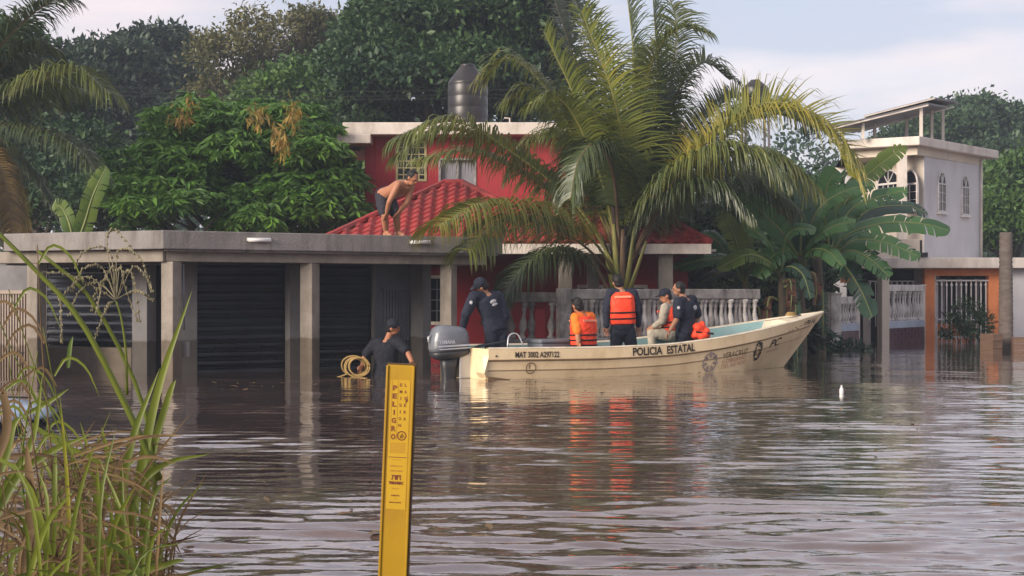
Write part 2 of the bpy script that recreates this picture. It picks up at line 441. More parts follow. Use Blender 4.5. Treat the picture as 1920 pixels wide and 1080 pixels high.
M['mud'] = mat('muddy_ground', (.10, .075, .05), (.06, .045, .03), rough=.9, scale=2, bump=.6, bscale=8)
M['cable'] = mat('black_cable', (.03, .03, .032), rough=.7)
M['bottle'] = mat('white_plastic', (.75, .75, .74), rough=.3)
# ------------------------------------------------------------------ flood water
def water_material():
    m = bpy.data.materials.new('flood_water'); m.use_nodes = True
    nt = m.node_tree; N = nt.nodes; K = nt.links.new
    bs = N['Principled BSDF']
    bs.inputs['Roughness'].default_value = 0.035
    bs.inputs['IOR'].default_value = 1.5
    bs.inputs['Coat Weight'].default_value = 1.0        # added gloss layer, lifts the sky's reflection at low angles
    bs.inputs['Coat IOR'].default_value = 1.4
    bs.inputs['Coat Roughness'].default_value = .03
    geo = N.new('ShaderNodeNewGeometry')
    nz = N.new('ShaderNodeTexNoise'); nz.inputs['Scale'].default_value = .35; nz.inputs['Detail'].default_value = 5
    K(geo.outputs['Position'], nz.inputs['Vector'])
    rp = N.new('ShaderNodeValToRGB')
    rp.color_ramp.elements[0].position = .35; rp.color_ramp.elements[0].color = (.095, .064, .055, 1)
    rp.color_ramp.elements[1].position = .7; rp.color_ramp.elements[1].color = (.130, .088, .075, 1)
    K(nz.outputs['Fac'], rp.inputs['Fac']); K(rp.outputs['Color'], bs.inputs['Base Color'])
    mp = N.new('ShaderNodeMapping'); mp.inputs['Scale'].default_value = (4, 9, 4)
    K(geo.outputs['Position'], mp.inputs['Vector'])
    nb = N.new('ShaderNodeTexNoise'); nb.inputs['Scale'].default_value = 1.6; nb.inputs['Detail'].default_value = 3
    K(mp.outputs['Vector'], nb.inputs['Vector'])
    bp = N.new('ShaderNodeBump'); bp.inputs['Strength'].default_value = .06; bp.inputs['Distance'].default_value = .05
    K(nb.outputs['Fac'], bp.inputs['Height']); K(bp.outputs['Normal'], bs.inputs['Normal']); K(bp.outputs['Normal'], bs.inputs['Coat Normal'])
    return m
M['water'] = water_material()

BOAT_O, BOAT_A = Vector((-.66, 20.15, 0)), R(29)
def in_boat(X, Yg):
    lx = (X - BOAT_O.x) * math.cos(BOAT_A) + (Yg - BOAT_O.y) * math.sin(BOAT_A)
    ly = -(X - BOAT_O.x) * math.sin(BOAT_A) + (Yg - BOAT_O.y) * math.cos(BOAT_A)
    hb = np.interp(lx, [.15, 1, 2.5, 4, 5, 5.7], [.46, .5, .52, .48, .3, .05])
    return (lx > .15) & (lx < 5.7) & (np.abs(ly) < hb)
def build_water():
    xs = np.concatenate([[-260, -120, -60, -30, -18], np.arange(-10.5, 13.2, .115), [18, 30, 60, 120, 260]])
    ys = [3.5]
    while ys[-1] < 33: ys.append(ys[-1] + .014 + .0015 * (ys[-1] - 3.5))
    ys = np.concatenate([[-60, -20, 0, 2.5], ys, [36, 40, 50, 70, 110, 180, 300]])
    X, Yg = np.meshgrid(xs, ys)
    r = np.random.default_rng(3)
    Z = np.zeros_like(X)
    def patch(seed, k):                       # bands where the breeze ruffles the surface more
        q = np.random.default_rng(seed); s = np.zeros_like(X)
        for _ in range(10):
            a = q.uniform(0, 2 * math.pi); w = q.uniform(.3, 1.0) * k
            s += np.sin(X * .30 * w * math.cos(a) + Yg * w * math.sin(a) + q.uniform(0, 6.28))
        return s / math.sqrt(5)
    p1 = np.clip(1 + .40 * patch(1, 1.3), .2, 2)
    p2 = np.clip(1 + .60 * patch(2, 2.8), .1, 2.4)
    for i in range(70):
        lam = .085 * (4.4 ** r.uniform(0, 1))
        th = r.normal(0, .20) + math.pi / 2 - .04
        k = 2 * math.pi / lam
        slope = WAVE_SLOPE * (lam / .25) ** -.10
        Z += slope / k * np.sin(k * (X * math.cos(th) + Yg * math.sin(th)) + r.uniform(0, 6.28)) * (p1 if i % 2 else p2)
    for i in range(10):                       # a faint longer swell
        lam = r.uniform(.9, 2.2); th = r.normal(0, .5) + math.pi / 2; k = 2 * math.pi / lam
        Z += .006 / k * np.sin(k * (X * math.cos(th) + Yg * math.sin(th)) + r.uniform(0, 6.28))
    near = np.interp(Yg, [3, 7, 12, 17, 22, 30], [1.35, 1.3, 1.0, .75, .55, .40])
    edge = np.clip((X + 17) / 5, 0, 1) * np.clip((18 - X) / 4, 0, 1) * np.clip((34 - Yg) / 3, 0, 1) * np.clip((Yg - 2.5) / 1, 0, 1)
    Z *= near * edge
    Z[in_boat(X, Yg)] = -.42                  # the hull keeps the water out
    V = np.stack([X, Yg, Z], -1).reshape(-1, 3)
    ny, nx = X.shape
    idx = np.arange(ny * nx).reshape(ny, nx)
    Fq = np.stack([idx[:-1, :-1], idx[:-1, 1:], idx[1:, 1:], idx[1:, :-1]], -1).reshape(-1, 4)
    o = link('water', np_mesh('water', V, Fq, M['water'], smooth=True))
    tag(o, 'brown rippled flood water covering the street', 'water', kind='structure')
WAVE_SLOPE = .0135
build_water()

def build_ground():
    xs = np.concatenate([[-300, -120, -50, -20], np.linspace(-10, 10, 41), [20, 50, 120, 300]])
    ys = np.concatenate([[-80, -30, -10], np.linspace(-4, 8, 49), [12, 20, 40, 80, 150, 320]])
    X, Yg = np.meshgrid(xs, ys)
    bank = 1 / (1 + np.exp((Yg - 4.3 - .10 * (X < -1) * (-X - 1)) * 2.6))
    Z = -1.15 + bank * (1.22 + .05 * np.sin(X * 2.3) * np.cos(Yg * 3.1))
    V = np.stack([X, Yg, Z], -1).reshape(-1, 3)
    ny, nx = X.shape; idx = np.arange(ny * nx).reshape(ny, nx)
    Fq = np.stack([idx[:-1, :-1], idx[:-1, 1:], idx[1:, 1:], idx[1:, :-1]], -1).reshape(-1, 4)
    o = link('ground', np_mesh('ground', V, Fq, M['mud'], smooth=True))
    tag(o, 'muddy ground under the flood and its near bank', 'ground', kind='structure')
build_ground()

# ------------------------------------------------------------------ trees
def leaves_np(centers, dirs, length, width, fold=.25, seed=0, droop=.0):
    """rhombic leaves folded along the midrib: base, left, tip, right"""
    r = np.random.default_rng(seed)
    n = len(centers)
    d = dirs / (np.linalg.norm(dirs, axis=1, keepdims=True) + 1e-9)
    d[:, 2] -= droop; d /= np.linalg.norm(d, axis=1, keepdims=True) + 1e-9
    up = r.normal(size=(n, 3)); up[:, 2] += 1.2
    s = np.cross(d, up); s /= np.linalg.norm(s, axis=1, keepdims=True) + 1e-9
    nn = np.cross(s, d)
    k_ = r.uniform(.5, 1.4, (n, 1)); ln = length * k_; wd = width * k_ * r.uniform(.75, 1.15, (n, 1))
    b = centers; t = centers + d * ln
    mid = centers + d * ln * .45
    l = mid + s * wd * .5 + nn * wd * fold; rr = mid - s * wd * .5 + nn * wd * fold
    V = np.stack([b, l, t, rr], 1).reshape(-1, 3)
    i = np.arange(n)[:, None] * 4
    Fq = np.concatenate([i + np.array([[0, 2, 1]]), i + np.array([[0, 3, 2]])], 0)
    return V, Fq

def crown_points(lobes, n_clusters, per, spread, seed, shell=(.72, 1.03), low=-.55, keep=1.0):
    r = np.random.default_rng(seed)
    C = np.array([l[0] for l in lobes]); Q = np.array([l[1] for l in lobes])
    w = (Q[:, 0] * Q[:, 2] + Q[:, 1] * Q[:, 2] + Q[:, 0] * Q[:, 1]); w /= w.sum()
    k = r.choice(len(lobes), n_clusters * 2, p=w)
    u = r.normal(size=(len(k), 3)); u /= np.linalg.norm(u, axis=1, keepdims=True)
    u = u[(u[:, 2] > low)]; k = k[:len(u)]
    rad = r.uniform(shell[0], shell[1], (len(u), 1))
    cc = C[k] + u * Q[k] * rad
    ok = np.ones(len(cc), bool)
    for c, q in zip(C, Q):
        ok &= (np.sum(((cc - c) / q) ** 2, axis=1) > .30)
    cc = cc[ok][:n_clusters]; u = u[ok][:n_clusters]; kk = k[ok][:n_clusters]
    if keep < 1:
        g = np.array([noise.noise(Vector(p) * .55 + Vector((seed, 0, 0))) for p in cc]); m = g > np.quantile(g, 1 - keep); cc = cc[m]; u = u[m]; kk = kk[m]
    out = u * 1.0 + np.array([0, 0, .15])
    cen = np.repeat(cc, per, 0) + r.normal(size=(len(cc) * per, 3)) * spread * np.array([1, 1, .7])
    d = np.repeat(out, per, 0) * .9 + r.normal(size=cen.shape) * .75
    return cc, cen, d

def limb(mb, a, b, r0, r1, seed, n=7, bend=.12):
    q = random.Random(seed); a, b = Vector(a), Vector(b); ln = (b - a).length
    side = Vector((q.uniform(-1, 1), q.uniform(-1, 1), q.uniform(-.2, .6))) * ln * bend
    pts = spline([a, a.lerp(b, .5) + side, b], n)
    mb.tube(pts, [r0 + (r1 - r0) * i / (n - 1) for i in range(n)], 7)

def tree(name, lobes_px, base_px, m_leaf, leaf, ncl, per, spread, seed, label, group=None, droop=.25, trunk_r=.22, shell=(.72, 1.03),
         limbs=26, ground_z=-1.15, low=-.55, keep=1.0, bark='trunk', clumps=16, rosette=False):
    """lobes: (px, py, Y, rx_px, ry_px, depth radius in m)"""
    lobes = []
    for (px, py, Y, rx, ry, rd) in lobes_px:
        c = P(px, py, Y); s = Y / F_PX
        lobes.append((np.array(c), np.array([rx * s, rd, ry * s])))
    bx = PX(base_px[0], base_px[1])
    root = empty(name, (bx, base_px[1], ground_z), 0, label, 'tree', group)
    off = np.array([bx, base_px[1], ground_z])
    q0 = np.random.default_rng(seed + 900); sub = []
    for (c, q) in lobes:
        for _ in range(clumps):
            u = q0.normal(size=3); u /= np.linalg.norm(u); u[2] = abs(u[2]) if u[2] < -.45 else u[2]
            k = q0.uniform(.20, .38)
            sub.append((c + u * q * q0.uniform(.62, .98), np.array([q.mean() * k * 1.15, q.mean() * k * 1.15, q.mean() * k * .85])))
    cc, cen, d = crown_points(sub if clumps else lobes, ncl, per, spread, seed, shell, low, keep)
    if rosette:
        r_ = np.random.default_rng(seed); n_ = len(cc) * per; a_ = r_.uniform(0, 2 * math.pi, n_)
        cen = np.repeat(cc, per, 0) + r_.normal(size=(n_, 3)) * .02
        d = np.stack([np.cos(a_), np.sin(a_), r_.uniform(-.75, .35, n_)], -1)
    V, Fq = leaves_np(cen - off, d, leaf[0], leaf[1], seed=seed, droop=droop)
    crown = link('crown', np_mesh('crown', V, Fq, m_leaf), root)
    mb = MB()
    top = np.mean([l[0] for l in lobes], 0) - off
    hub = Vector((top[0] * .5, top[1] * .5, top[2] * .55))
    limb(mb, (0, 0, -.1), hub, trunk_r, trunk_r * .62, seed, 9, .06)
    q = random.Random(seed)
    for l in lobes:
        c = Vector(l[0] - off); e = c.copy(); e.z -= l[1][2] * .2
        limb(mb, hub, e, trunk_r * .5, trunk_r * .2, q.random(), 8)
        for _ in range(max(2, limbs // len(lobes))):
            u = Vector((q.gauss(0, 1), q.gauss(0, 1), q.gauss(.3, .8))).normalized()
            tip = c + Vector((u.x * l[1][0], u.y * l[1][1], u.z * l[1][2])) * .9
            limb(mb, hub.lerp(e, q.uniform(.5, 1)), tip, trunk_r * .2, trunk_r * .04, q.random(), 6)
    mb.build('trunk', M[bark], root, smooth=True)
    return root, cc, off, crown

# far wood, one dark mass behind the houses
def far_wood():
    lobes = []
    r = np.random.default_rng(8)
    for i in range(46):
        px = -80 + i * 46 + r.uniform(-15, 15)
        Y = r.uniform(88, 105)
        h = 250 if px < 1240 else 330
        lobes.append((np.array(P(px, h + r.uniform(20, 90), Y)), np.array([2.2, 2.5, 3.8])))
        lobes.append((np.array(P(px + 20, 455, Y - 5)), np.array([2.6, 2.5, 3.2])))
    cc, cen, d = crown_points(lobes, 9000, 9, .5, 21)
    V, Fq = leaves_np(cen, d, .42, .27, seed=4, droop=.2)
    o = link('far_wood', np_mesh('far_wood', V, Fq, M['tree_far']))
    tag(o, 'dark distant wood behind the houses', 'wood', kind='stuff')
far_wood()

tree('broad_tree', [(250, 150, 62, 120, 60, 3), (180, 180, 60, 70, 75, 2.5), (310, 120, 63, 70, 52, 2.5), (345, 195, 62, 60, 60, 2.5), (240, 235, 60, 110, 65, 3), (150, 260, 60, 90, 75, 3), (330, 300, 60, 80, 80, 3)],
     (250, 62), M['tree_blue'], (.30, .17), 3000, 20, .34, 31, 'dark bluish spreading tree rising between left palm and mango tree', 'trees behind the houses', shell=(.6, 1.05), limbs=40, keep=.86)
tree('sparse_tree', [(520, 95, 52, 110, 60, 2.6), (440, 130, 52, 70, 70, 2.4), (600, 75, 53, 80, 52, 2.4), (650, 120, 52, 60, 75, 2.2), (420, 190, 51, 60, 50, 2.2), (560, 150, 52, 110, 55, 2.4)],
     (520, 52), M['tree_olive'], (.19, .10), 2100, 14, .26, 32, 'thin-leaved olive brown tree with sky showing through, above the mango', 'trees behind the houses', shell=(.35, 1.05), limbs=90, trunk_r=.26, keep=.62, clumps=12)
tree('round_tree', [(570, 190, 46, 85, 60, 2.4), (520, 215, 45, 70, 60, 2.2), (635, 215, 45, 70, 70, 2.2), (600, 280, 44, 90, 80, 2.4), (655, 330, 43, 60, 120, 2.2), (500, 290, 44, 70, 80, 2.2)],
     (590, 45), M['tree_mid'], (.22, .12), 2600, 18, .24, 33, 'dark green rounded tree behind the mango and the red roof', 'trees behind the houses', limbs=20)
tree('tall_tree', [(800, 75, 44, 130, 80, 3), (720, 110, 44, 80, 80, 2.6), (880, 60, 45, 120, 80, 3), (760, 40, 45, 90, 50, 2.6), (960, 80, 45, 75, 100, 2.6), (690, 190, 43, 60, 60, 2.4), (800, 170, 43, 130, 70, 2.8), (930, 175, 44, 90, 70, 2.6), (1010, 150, 46, 60, 80, 2.2), (670, 270, 43, 50, 70, 2), (960, 20, 45, 90, 50, 2.6)],
     (820, 45), M['tree_dark'], (.23, .13), 6200, 20, .27, 34, 'tall dense dark tree towering behind the black water tank', 'trees behind the houses', limbs=60, trunk_r=.4, shell=(.62, 1.06), keep=.9)
tree('hill_tree', [(1830, 255, 78, 75, 62, 3.2), (1780, 265, 76, 70, 55, 3), (1880, 270, 78, 70, 60, 3), (1730, 280, 76, 70, 40, 3), (1860, 330, 75, 80, 60, 3), (1790, 330, 75, 80, 60, 3), (1920, 320, 75, 60, 70, 3)],
     (1830, 78), M['tree_far'], (.30, .19), 4200, 18, .36, 35, 'large bluish rounded tree beyond the white house', 'trees behind the houses', limbs=14)
tree('yard_tree', [(1875, 370, 52, 50, 50, 1.8), (1910, 410, 50, 50, 60, 1.8), (1850, 430, 50, 35, 60, 1.6), (1900, 345, 52, 50, 40, 1.8), (1940, 370, 50, 50, 70, 1.8)],
     (1890, 51), M['tree_mid'], (.22, .12), 1500, 18, .2, 36, 'bright leafy tree against the right edge behind the white house', 'trees behind the houses', limbs=16)
tree('shade_tree', [(60, 220, 42, 90, 110, 2.4), (150, 330, 40, 80, 90, 2.4), (30, 130, 43, 80, 80, 2.2), (90, 390, 38, 120, 60, 2.4), (200, 390, 36, 60, 60, 2), (-20, 330, 40, 90, 100, 2.2)],
     (60, 41), M['tree_dark'], (.20, .11), 2600, 18, .22, 37, 'dark shady tree standing behind the left palm fronds', 'trees behind the houses', limbs=20)
tree('shrub_tree', [(1400, 420, 34, 110, 60, 1.4), (1330, 470, 33, 60, 60, 1.2), (1480, 400, 34, 90, 60, 1.4), (1530, 470, 33, 60, 80, 1.2), (1470, 540, 32, 70, 90, 1.2), (1400, 540, 32, 80, 70, 1.2)],
     (1480, 34), M['tree_dark'], (.22, .12), 1500, 14, .2, 38, 'dark bushy tree behind the banana plants', 'trees behind the houses', limbs=20, trunk_r=.14)

# mango tree: drooping leaf rosettes, with rusty flushes of new leaves
def mango():
    lobes = [(400, 280, 30, 130, 80, 1.9), (300, 330, 29.5, 100, 75, 1.7), (520, 270, 30, 110, 70, 1.8), (450, 350, 29, 170, 90, 1.9), (590, 330, 29.5, 85, 90, 1.7), (260, 390, 29, 70, 60, 1.5), (350, 400, 28.6, 140, 60, 1.6), (540, 410, 28.6, 130, 60, 1.6), (630, 400, 29.5, 60, 70, 1.5), (475, 235, 30.5, 60, 40, 1.3), (355, 240, 30.5, 50, 42, 1.2), (555, 228, 30.5, 45, 34, 1.1)]
    root, cc, off, crown = tree('mango_tree', lobes, (430, 30), M['mango'], (.24, .062), 4600, 12, .09, 41, 'bright green mango tree with rusty new leaves above the grey flat roof', None, droop=.35, limbs=30, trunk_r=.2, shell=(.66, 1.03), rosette=True, clumps=18)
    r = np.random.default_rng(5)
    cs = []
    for (px, py, Y, n, sx, sy) in [(362, 208, 29.0, 9, 20, 20), (490, 214, 28.9, 8, 18, 14), (553, 210, 28.9, 9, 13, 20), (528, 268, 28.0, 9, 12, 24), (500, 240, 28.3, 4, 26, 14), (325, 230, 28.9, 3, 22, 12)]:
        for _ in range(n):
            cs.append(np.array(P(px + r.normal() * sx * .55, py + r.normal() * sy * .55, Y - r.uniform(.0, .8))))
    cs = np.array(cs)
    cen = np.repeat(cs, 11, 0) + r.normal(size=(len(cs) * 11, 3)) * .07
    d = r.normal(size=cen.shape); d[:, 2] -= 1.0
    V, Fq = leaves_np(cen - off, d, .20, .05, seed=6, droop=.4)
    link('new_leaves', np_mesh('new_leaves', V, Fq, M['mango_flush']), root)
mango()

# ------------------------------------------------------------------ coconut palms
def frond(parent, pts, off, m_leaf, m_rib, seed, llen=.85, n_leaf=78, width=.036, hang=.55, bare=.16, rib=.034, vfold=.35, crest=False):
    """a midrib through the points with two rows of drooping leaflets"""
    r = random.Random(seed)
    path = spline([Vector(p) - off for p in pts], 26)
    mb = MB()
    mb.tube(path, [rib * (1 - .86 * (i / 25) ** .8) + .003 for i in range(26)], 6, sx=.7)
    V = []; Fq = []
    acc = [0]
    for i in range(25): acc.append(acc[-1] + (path[i + 1] - path[i]).length)
    tot = acc[-1]
    def at(t):
        s = t * tot
        for i in range(25):
            if acc[i + 1] >= s or i == 24:
                u = (s - acc[i]) / max(1e-6, acc[i + 1] - acc[i]); return path[i].lerp(path[i + 1], u), (path[i + 1] - path[i]).normalized()
    for side in (-1, 1):
        for k in range(n_leaf):
            t = bare + (1 - bare) * (k + r.uniform(-.25, .25) + .5) / n_leaf
            t = min(max(t, bare), .995)
            p, tan = at(t)
            sd = tan.cross(Vector((0, 0, 1)))
            if sd.length < .15: sd = tan.cross(Vector((1, 0, 0)))
            sd.normalize(); upv = sd.cross(tan).normalized()
            tt = (t - bare) / (1 - bare)
            ln = llen * (math.sin(math.pi * min(1, .20 + .70 * tt)) ** .55) * r.uniform(.82, 1.12)
            if r.random() < .03: continue
            fw = .22 + .50 * tt + r.uniform(-.08, .08)
            far_row = crest and side * sd.y > 0
            d = (sd * side * (.55 if far_row else 1) + tan * fw + upv * ((1.1 if far_row else vfold) + r.uniform(-.15, .15))).normalized()
            h = (.22 if far_row else hang) * r.uniform(.6, 1.35)
            if far_row: ln *= .8
            segs = 4; q = p.copy(); w0 = width * r.uniform(.8, 1.15)
            row = []
            kink = r.random() < (.7 if far_row else .16); kp = r.randint(1, 2)
            for j in range(segs + 1):
                u = j / segs
                wj = w0 * (1 - u ** 2.2) * (.65 + .35 * min(1, u * 5)) + .002
                wv = d.cross(upv + Vector((0, 0, .001)))
                if wv.length < 1e-3: wv = tan.copy()
                wv = (tan * .85 + wv.normalized() * .3)
                wv = (wv - d * wv.dot(d)); wv.normalize()
                row.append((q - wv * wj * .5, q + wv * wj * .5))
                if j < segs:
                    q = q + d * (ln / segs)
                    d = (d + Vector((0, 0, -h * (.42 + .45 * u) * ((7 if far_row else 2.6) if kink and j == kp else 1)))).normalized()
            b = len(V)
            for (a, c) in row: V += [a, c]
            for j in range(segs): Fq.append((b + 2 * j, b + 2 * j + 1, b + 2 * j + 3, b + 2 * j + 2))
    nb = len(mb.f)
    mb.mi = 1
    mb.add(V, Fq)
    return mb.build('frond', [m_rib, m_leaf], parent, smooth=False)

def main_palm():
    Y0 = 25.6
    base = P(1165, 505, Y0)
    off = Vector((base.x, base.y, -1.15))
    root = empty('coconut_palm', off, 0, 'big coconut palm with arching fronds in front of the red house', 'palm tree')
    mb = MB()
    tp = [Vector((0.05, 0.02, -.1)), Vector((.02, 0, .8)), Vector((0, 0, 1.8)), Vector((0, 0, base.z + 1.15)), Vector((0, 0, base.z + 1.75))]
    pp = spline(tp, 24)
    mb.tube(pp, [.27 - .004 * i + .018 * (i % 2) for i in range(24)], 14)
    mb.build('trunk', M['palm_dark'], root, smooth=True)
    # woody leaf bases wrapped about the crown shaft
    r = random.Random(4)
    for i in range(13):
        a = i * 2.4; z = base.z + 1.15 - .35 + .09 * i
        d = Vector((math.cos(a), math.sin(a), 0))
        mm = MB().tube(spline([d * .14 + Vector((0, 0, z - .2)), d * .24 + Vector((0, 0, z + .25)), d * .40 + Vector((0, 0, z + .75 + r.uniform(-.1, .2)))], 7), [.10, .09, .075, .06, .05, .045, .03], 7, sx=.5)
        mm.build('leaf_base', M['palm_dark' if i % 3 else 'rachis_old'], root, smooth=True)
    g, y, dk, dr = M['frond'], M['frond_yellow'], M['frond_dark'], M['frond_dry']
    R1, R0 = M['rachis'], M['rachis_old']
    # (points in the picture with depth offset, leaf material, rib, leaflet length, hang)
    spec = [
        # upright heart of the crown
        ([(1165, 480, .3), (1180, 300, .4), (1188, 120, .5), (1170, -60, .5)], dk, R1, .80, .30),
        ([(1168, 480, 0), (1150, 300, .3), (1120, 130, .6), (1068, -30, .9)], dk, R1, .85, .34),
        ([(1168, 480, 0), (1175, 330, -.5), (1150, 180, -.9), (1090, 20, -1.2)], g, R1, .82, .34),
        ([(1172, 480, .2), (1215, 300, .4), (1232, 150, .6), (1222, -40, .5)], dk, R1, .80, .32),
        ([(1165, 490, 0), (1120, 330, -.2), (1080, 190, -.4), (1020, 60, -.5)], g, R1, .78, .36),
        # upper right, bright top edge
        ([(1178, 470, -.1), (1195, 260, -.3), (1225, 110, -.5), (1275, 52, -.6), (1325, 62, -.7)], g, R1, .62, .45),
        ([(1180, 470, 0), (1225, 300, .6), (1272, 170, 1.0), (1320, 118, 1.3), (1368, 150, 1.5)], dk, R0, .60, .55),
        ([(1178, 470, 0), (1235, 280, .9), (1268, 60, 1.5), (1240, -40, 1.8)], g, R1, .62, .4),
        ([(1180, 470, 0), (1240, 330, 1.4), (1330, 215, 2.0), (1385, 180, 2.3), (1430, 205, 2.4)], dk, R0, .62, .6),
        # the great right-hand frond, yellow beneath
        ([(1185, 480, -.1), (1262, 340, -.4), (1360, 240, -.6), (1470, 205, -.8), (1560, 262, -.9), (1592, 330, -.9)], y, R1, .98, .75),
        ([(1185, 490, .1), (1250, 380, .5), (1340, 275, 1.0), (1440, 215, 1.3), (1530, 240, 1.6)], g, R1, .9, .6),
        ([(1182, 490, -.1), (1225, 400, -.7), (1290, 310, -1.1), (1380, 275, -1.4), (1465, 330, -1.5)], g, R0, .85, .85),
        ([(1182, 500, 0), (1225, 430, .3), (1300, 350, .8), (1390, 330, 1.2), (1480, 390, 1.4)], dk, R0, .85, .85),
        ([(1180, 500, -.1), (1215, 430, -.5), (1270, 360, -.9), (1340, 345, -1.1), (1400, 400, -1.2)], M['frond_dark'], R0, .66, .9),
        # left side, upper
        ([(1162, 480, 0), (1105, 330, .2), (1040, 190, .5), (960, 110, .7), (905, 150, .8)], g, R1, .80, .55),
        ([(1160, 470, -.1), (1125, 330, -.5), (1080, 225, -.9), (1040, 180, -1.1), (1000, 195, -1.2)], g, R1, .70, .60),
        ([(1158, 470, 0), (1110, 330, .7), (1050, 250, 1.3), (990, 270, 1.6), (955, 330, 1.6)], g, R0, .6, .85),
        # the long left frond
        ([(1160, 510, -.1), (1080, 385, -.3), (960, 285, -.6), (850, 228, -.9), (745, 262, -1.1)], g, R1, .92, .70),
        ([(1158, 515, 0), (1075, 390, .5), (985, 330, 1.0), (890, 285, 1.3), (790, 300, 1.5)], g, R1, .80, .72),
        # low left frond hanging over the flat roof
        ([(1160, 525, -.2), (1110, 450, -1.3), (1020, 400, -2.6), (910, 383, -3.9), (820, 425, -4.7)], y, R1, .95, .95),
        ([(1158, 530, -.1), (1100, 465, -1.0), (1020, 420, -2.2), (940, 415, -3.3), (875, 470, -4.0)], M['frond'], R0, .85, .95),
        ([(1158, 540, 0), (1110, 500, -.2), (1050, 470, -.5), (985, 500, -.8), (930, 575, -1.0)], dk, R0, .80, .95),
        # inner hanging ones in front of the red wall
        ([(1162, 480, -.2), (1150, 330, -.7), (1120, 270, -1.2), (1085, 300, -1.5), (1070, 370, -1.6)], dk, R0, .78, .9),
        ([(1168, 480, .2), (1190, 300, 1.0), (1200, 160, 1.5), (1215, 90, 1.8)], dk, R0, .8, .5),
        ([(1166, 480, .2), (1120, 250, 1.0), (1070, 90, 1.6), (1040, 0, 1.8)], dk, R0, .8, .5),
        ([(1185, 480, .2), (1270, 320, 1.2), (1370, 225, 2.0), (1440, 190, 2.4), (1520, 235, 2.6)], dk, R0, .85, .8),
        ([(1185, 490, 0), (1262, 370, -.2), (1350, 300, -.3), (1440, 290, -.4), (1520, 350, -.4)], g, R0, .85, 1.0),
        ([(1165, 490, .1), (1110, 370, .4), (1050, 240, .8), (1000, 170, 1.0), (955, 190, 1.1)], g, R1, .75, .7),
        ([(1160, 505, -.1), (1070, 370, .2), (940, 275, .1), (830, 243, -.1), (752, 290, -.3)], g, R1, .82, .75),
    ]
    for i, (pts, ml, mr, ll, hg) in enumerate(spec):
        pp = [P(px, py, Y0 + dy * 1.0) for (px, py, dy) in pts]
        frond(root, pp, off, ml, mr, 100 + i, llen=ll * 1.3, hang=hg * (1.15 if i < 5 else 1.6), n_leaf=140, width=.030, crest=i in (6, 8, 9, 10), bare=.14 if i < 5 else .26)
    # thick pale leaf stalks at the heart
    for i, (a, b) in enumerate([((1150, 545), (1135, 470)), ((1166, 540), (1168, 430)), ((1180, 545), (1212, 452)), ((1158, 545), (1150, 420)), ((1174, 545), (1190, 425)), ((1148, 560), (1108, 482))]):
        pa, pb = P(a[0], a[1], Y0 - .25) - off, P(b[0], b[1], Y0 - .35) - off
        MB().tube(spline([pa, pa.lerp(pb, .5) + Vector((0, -.02, 0)), pb], 6), [.075, .065, .055, .05, .042, .035], 7, sx=.55).build('leaf_stalk', [R1, R0, R1, R1, R1, R0][i], root, smooth=True)
main_palm()

def left_palm():
    Y0 = 27.0
    base = P(-70, 235, Y0)
    off = Vector((base.x, base.y, -1.15))
    root = empty('coconut_palm', off, 0, 'coconut palm at the left edge with only its drooping fronds in view', 'palm tree')
    mb = MB()
    mb.tube(spline([Vector((.3, .1, -.1)), Vector((.1, 0, 2)), Vector((0, 0, base.z + 1.15))], 16), [.17 - .003 * i + .008 * (i % 2) for i in range(16)], 12)
    mb.build('trunk', M['palm_trunk'], root, smooth=True)
    g, y, dk, dr = M['frond'], M['frond_yellow'], M['frond_dark'], M['frond_dry']
    spec = [
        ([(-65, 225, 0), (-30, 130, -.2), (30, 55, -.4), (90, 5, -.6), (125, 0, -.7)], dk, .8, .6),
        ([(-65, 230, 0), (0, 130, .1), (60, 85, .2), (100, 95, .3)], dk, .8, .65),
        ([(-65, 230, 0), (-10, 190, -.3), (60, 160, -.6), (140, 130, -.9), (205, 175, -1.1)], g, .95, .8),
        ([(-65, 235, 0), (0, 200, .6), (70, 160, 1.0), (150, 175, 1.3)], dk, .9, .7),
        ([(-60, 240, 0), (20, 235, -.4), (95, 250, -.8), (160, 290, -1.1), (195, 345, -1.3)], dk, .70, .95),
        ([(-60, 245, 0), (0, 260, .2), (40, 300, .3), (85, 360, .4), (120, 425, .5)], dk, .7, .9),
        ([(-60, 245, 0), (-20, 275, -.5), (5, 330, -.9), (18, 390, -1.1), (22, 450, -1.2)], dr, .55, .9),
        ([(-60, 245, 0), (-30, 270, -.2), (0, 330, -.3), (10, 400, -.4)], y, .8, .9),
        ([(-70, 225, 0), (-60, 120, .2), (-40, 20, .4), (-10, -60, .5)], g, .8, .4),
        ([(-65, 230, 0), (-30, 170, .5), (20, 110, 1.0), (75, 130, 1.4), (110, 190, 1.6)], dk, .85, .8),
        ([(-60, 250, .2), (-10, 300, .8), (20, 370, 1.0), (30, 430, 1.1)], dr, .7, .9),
    ]
    for i, (pts, ml, ll, hg) in enumerate(spec):
        frond(root, [P(px, py, Y0 + dy) for (px, py, dy) in pts], off, ml, M['rachis_old' if ml in (dk, dr) else 'rachis'], 300 + i, llen=ll * 1.2, hang=hg * 1.5, n_leaf=120, width=.032)
left_palm()

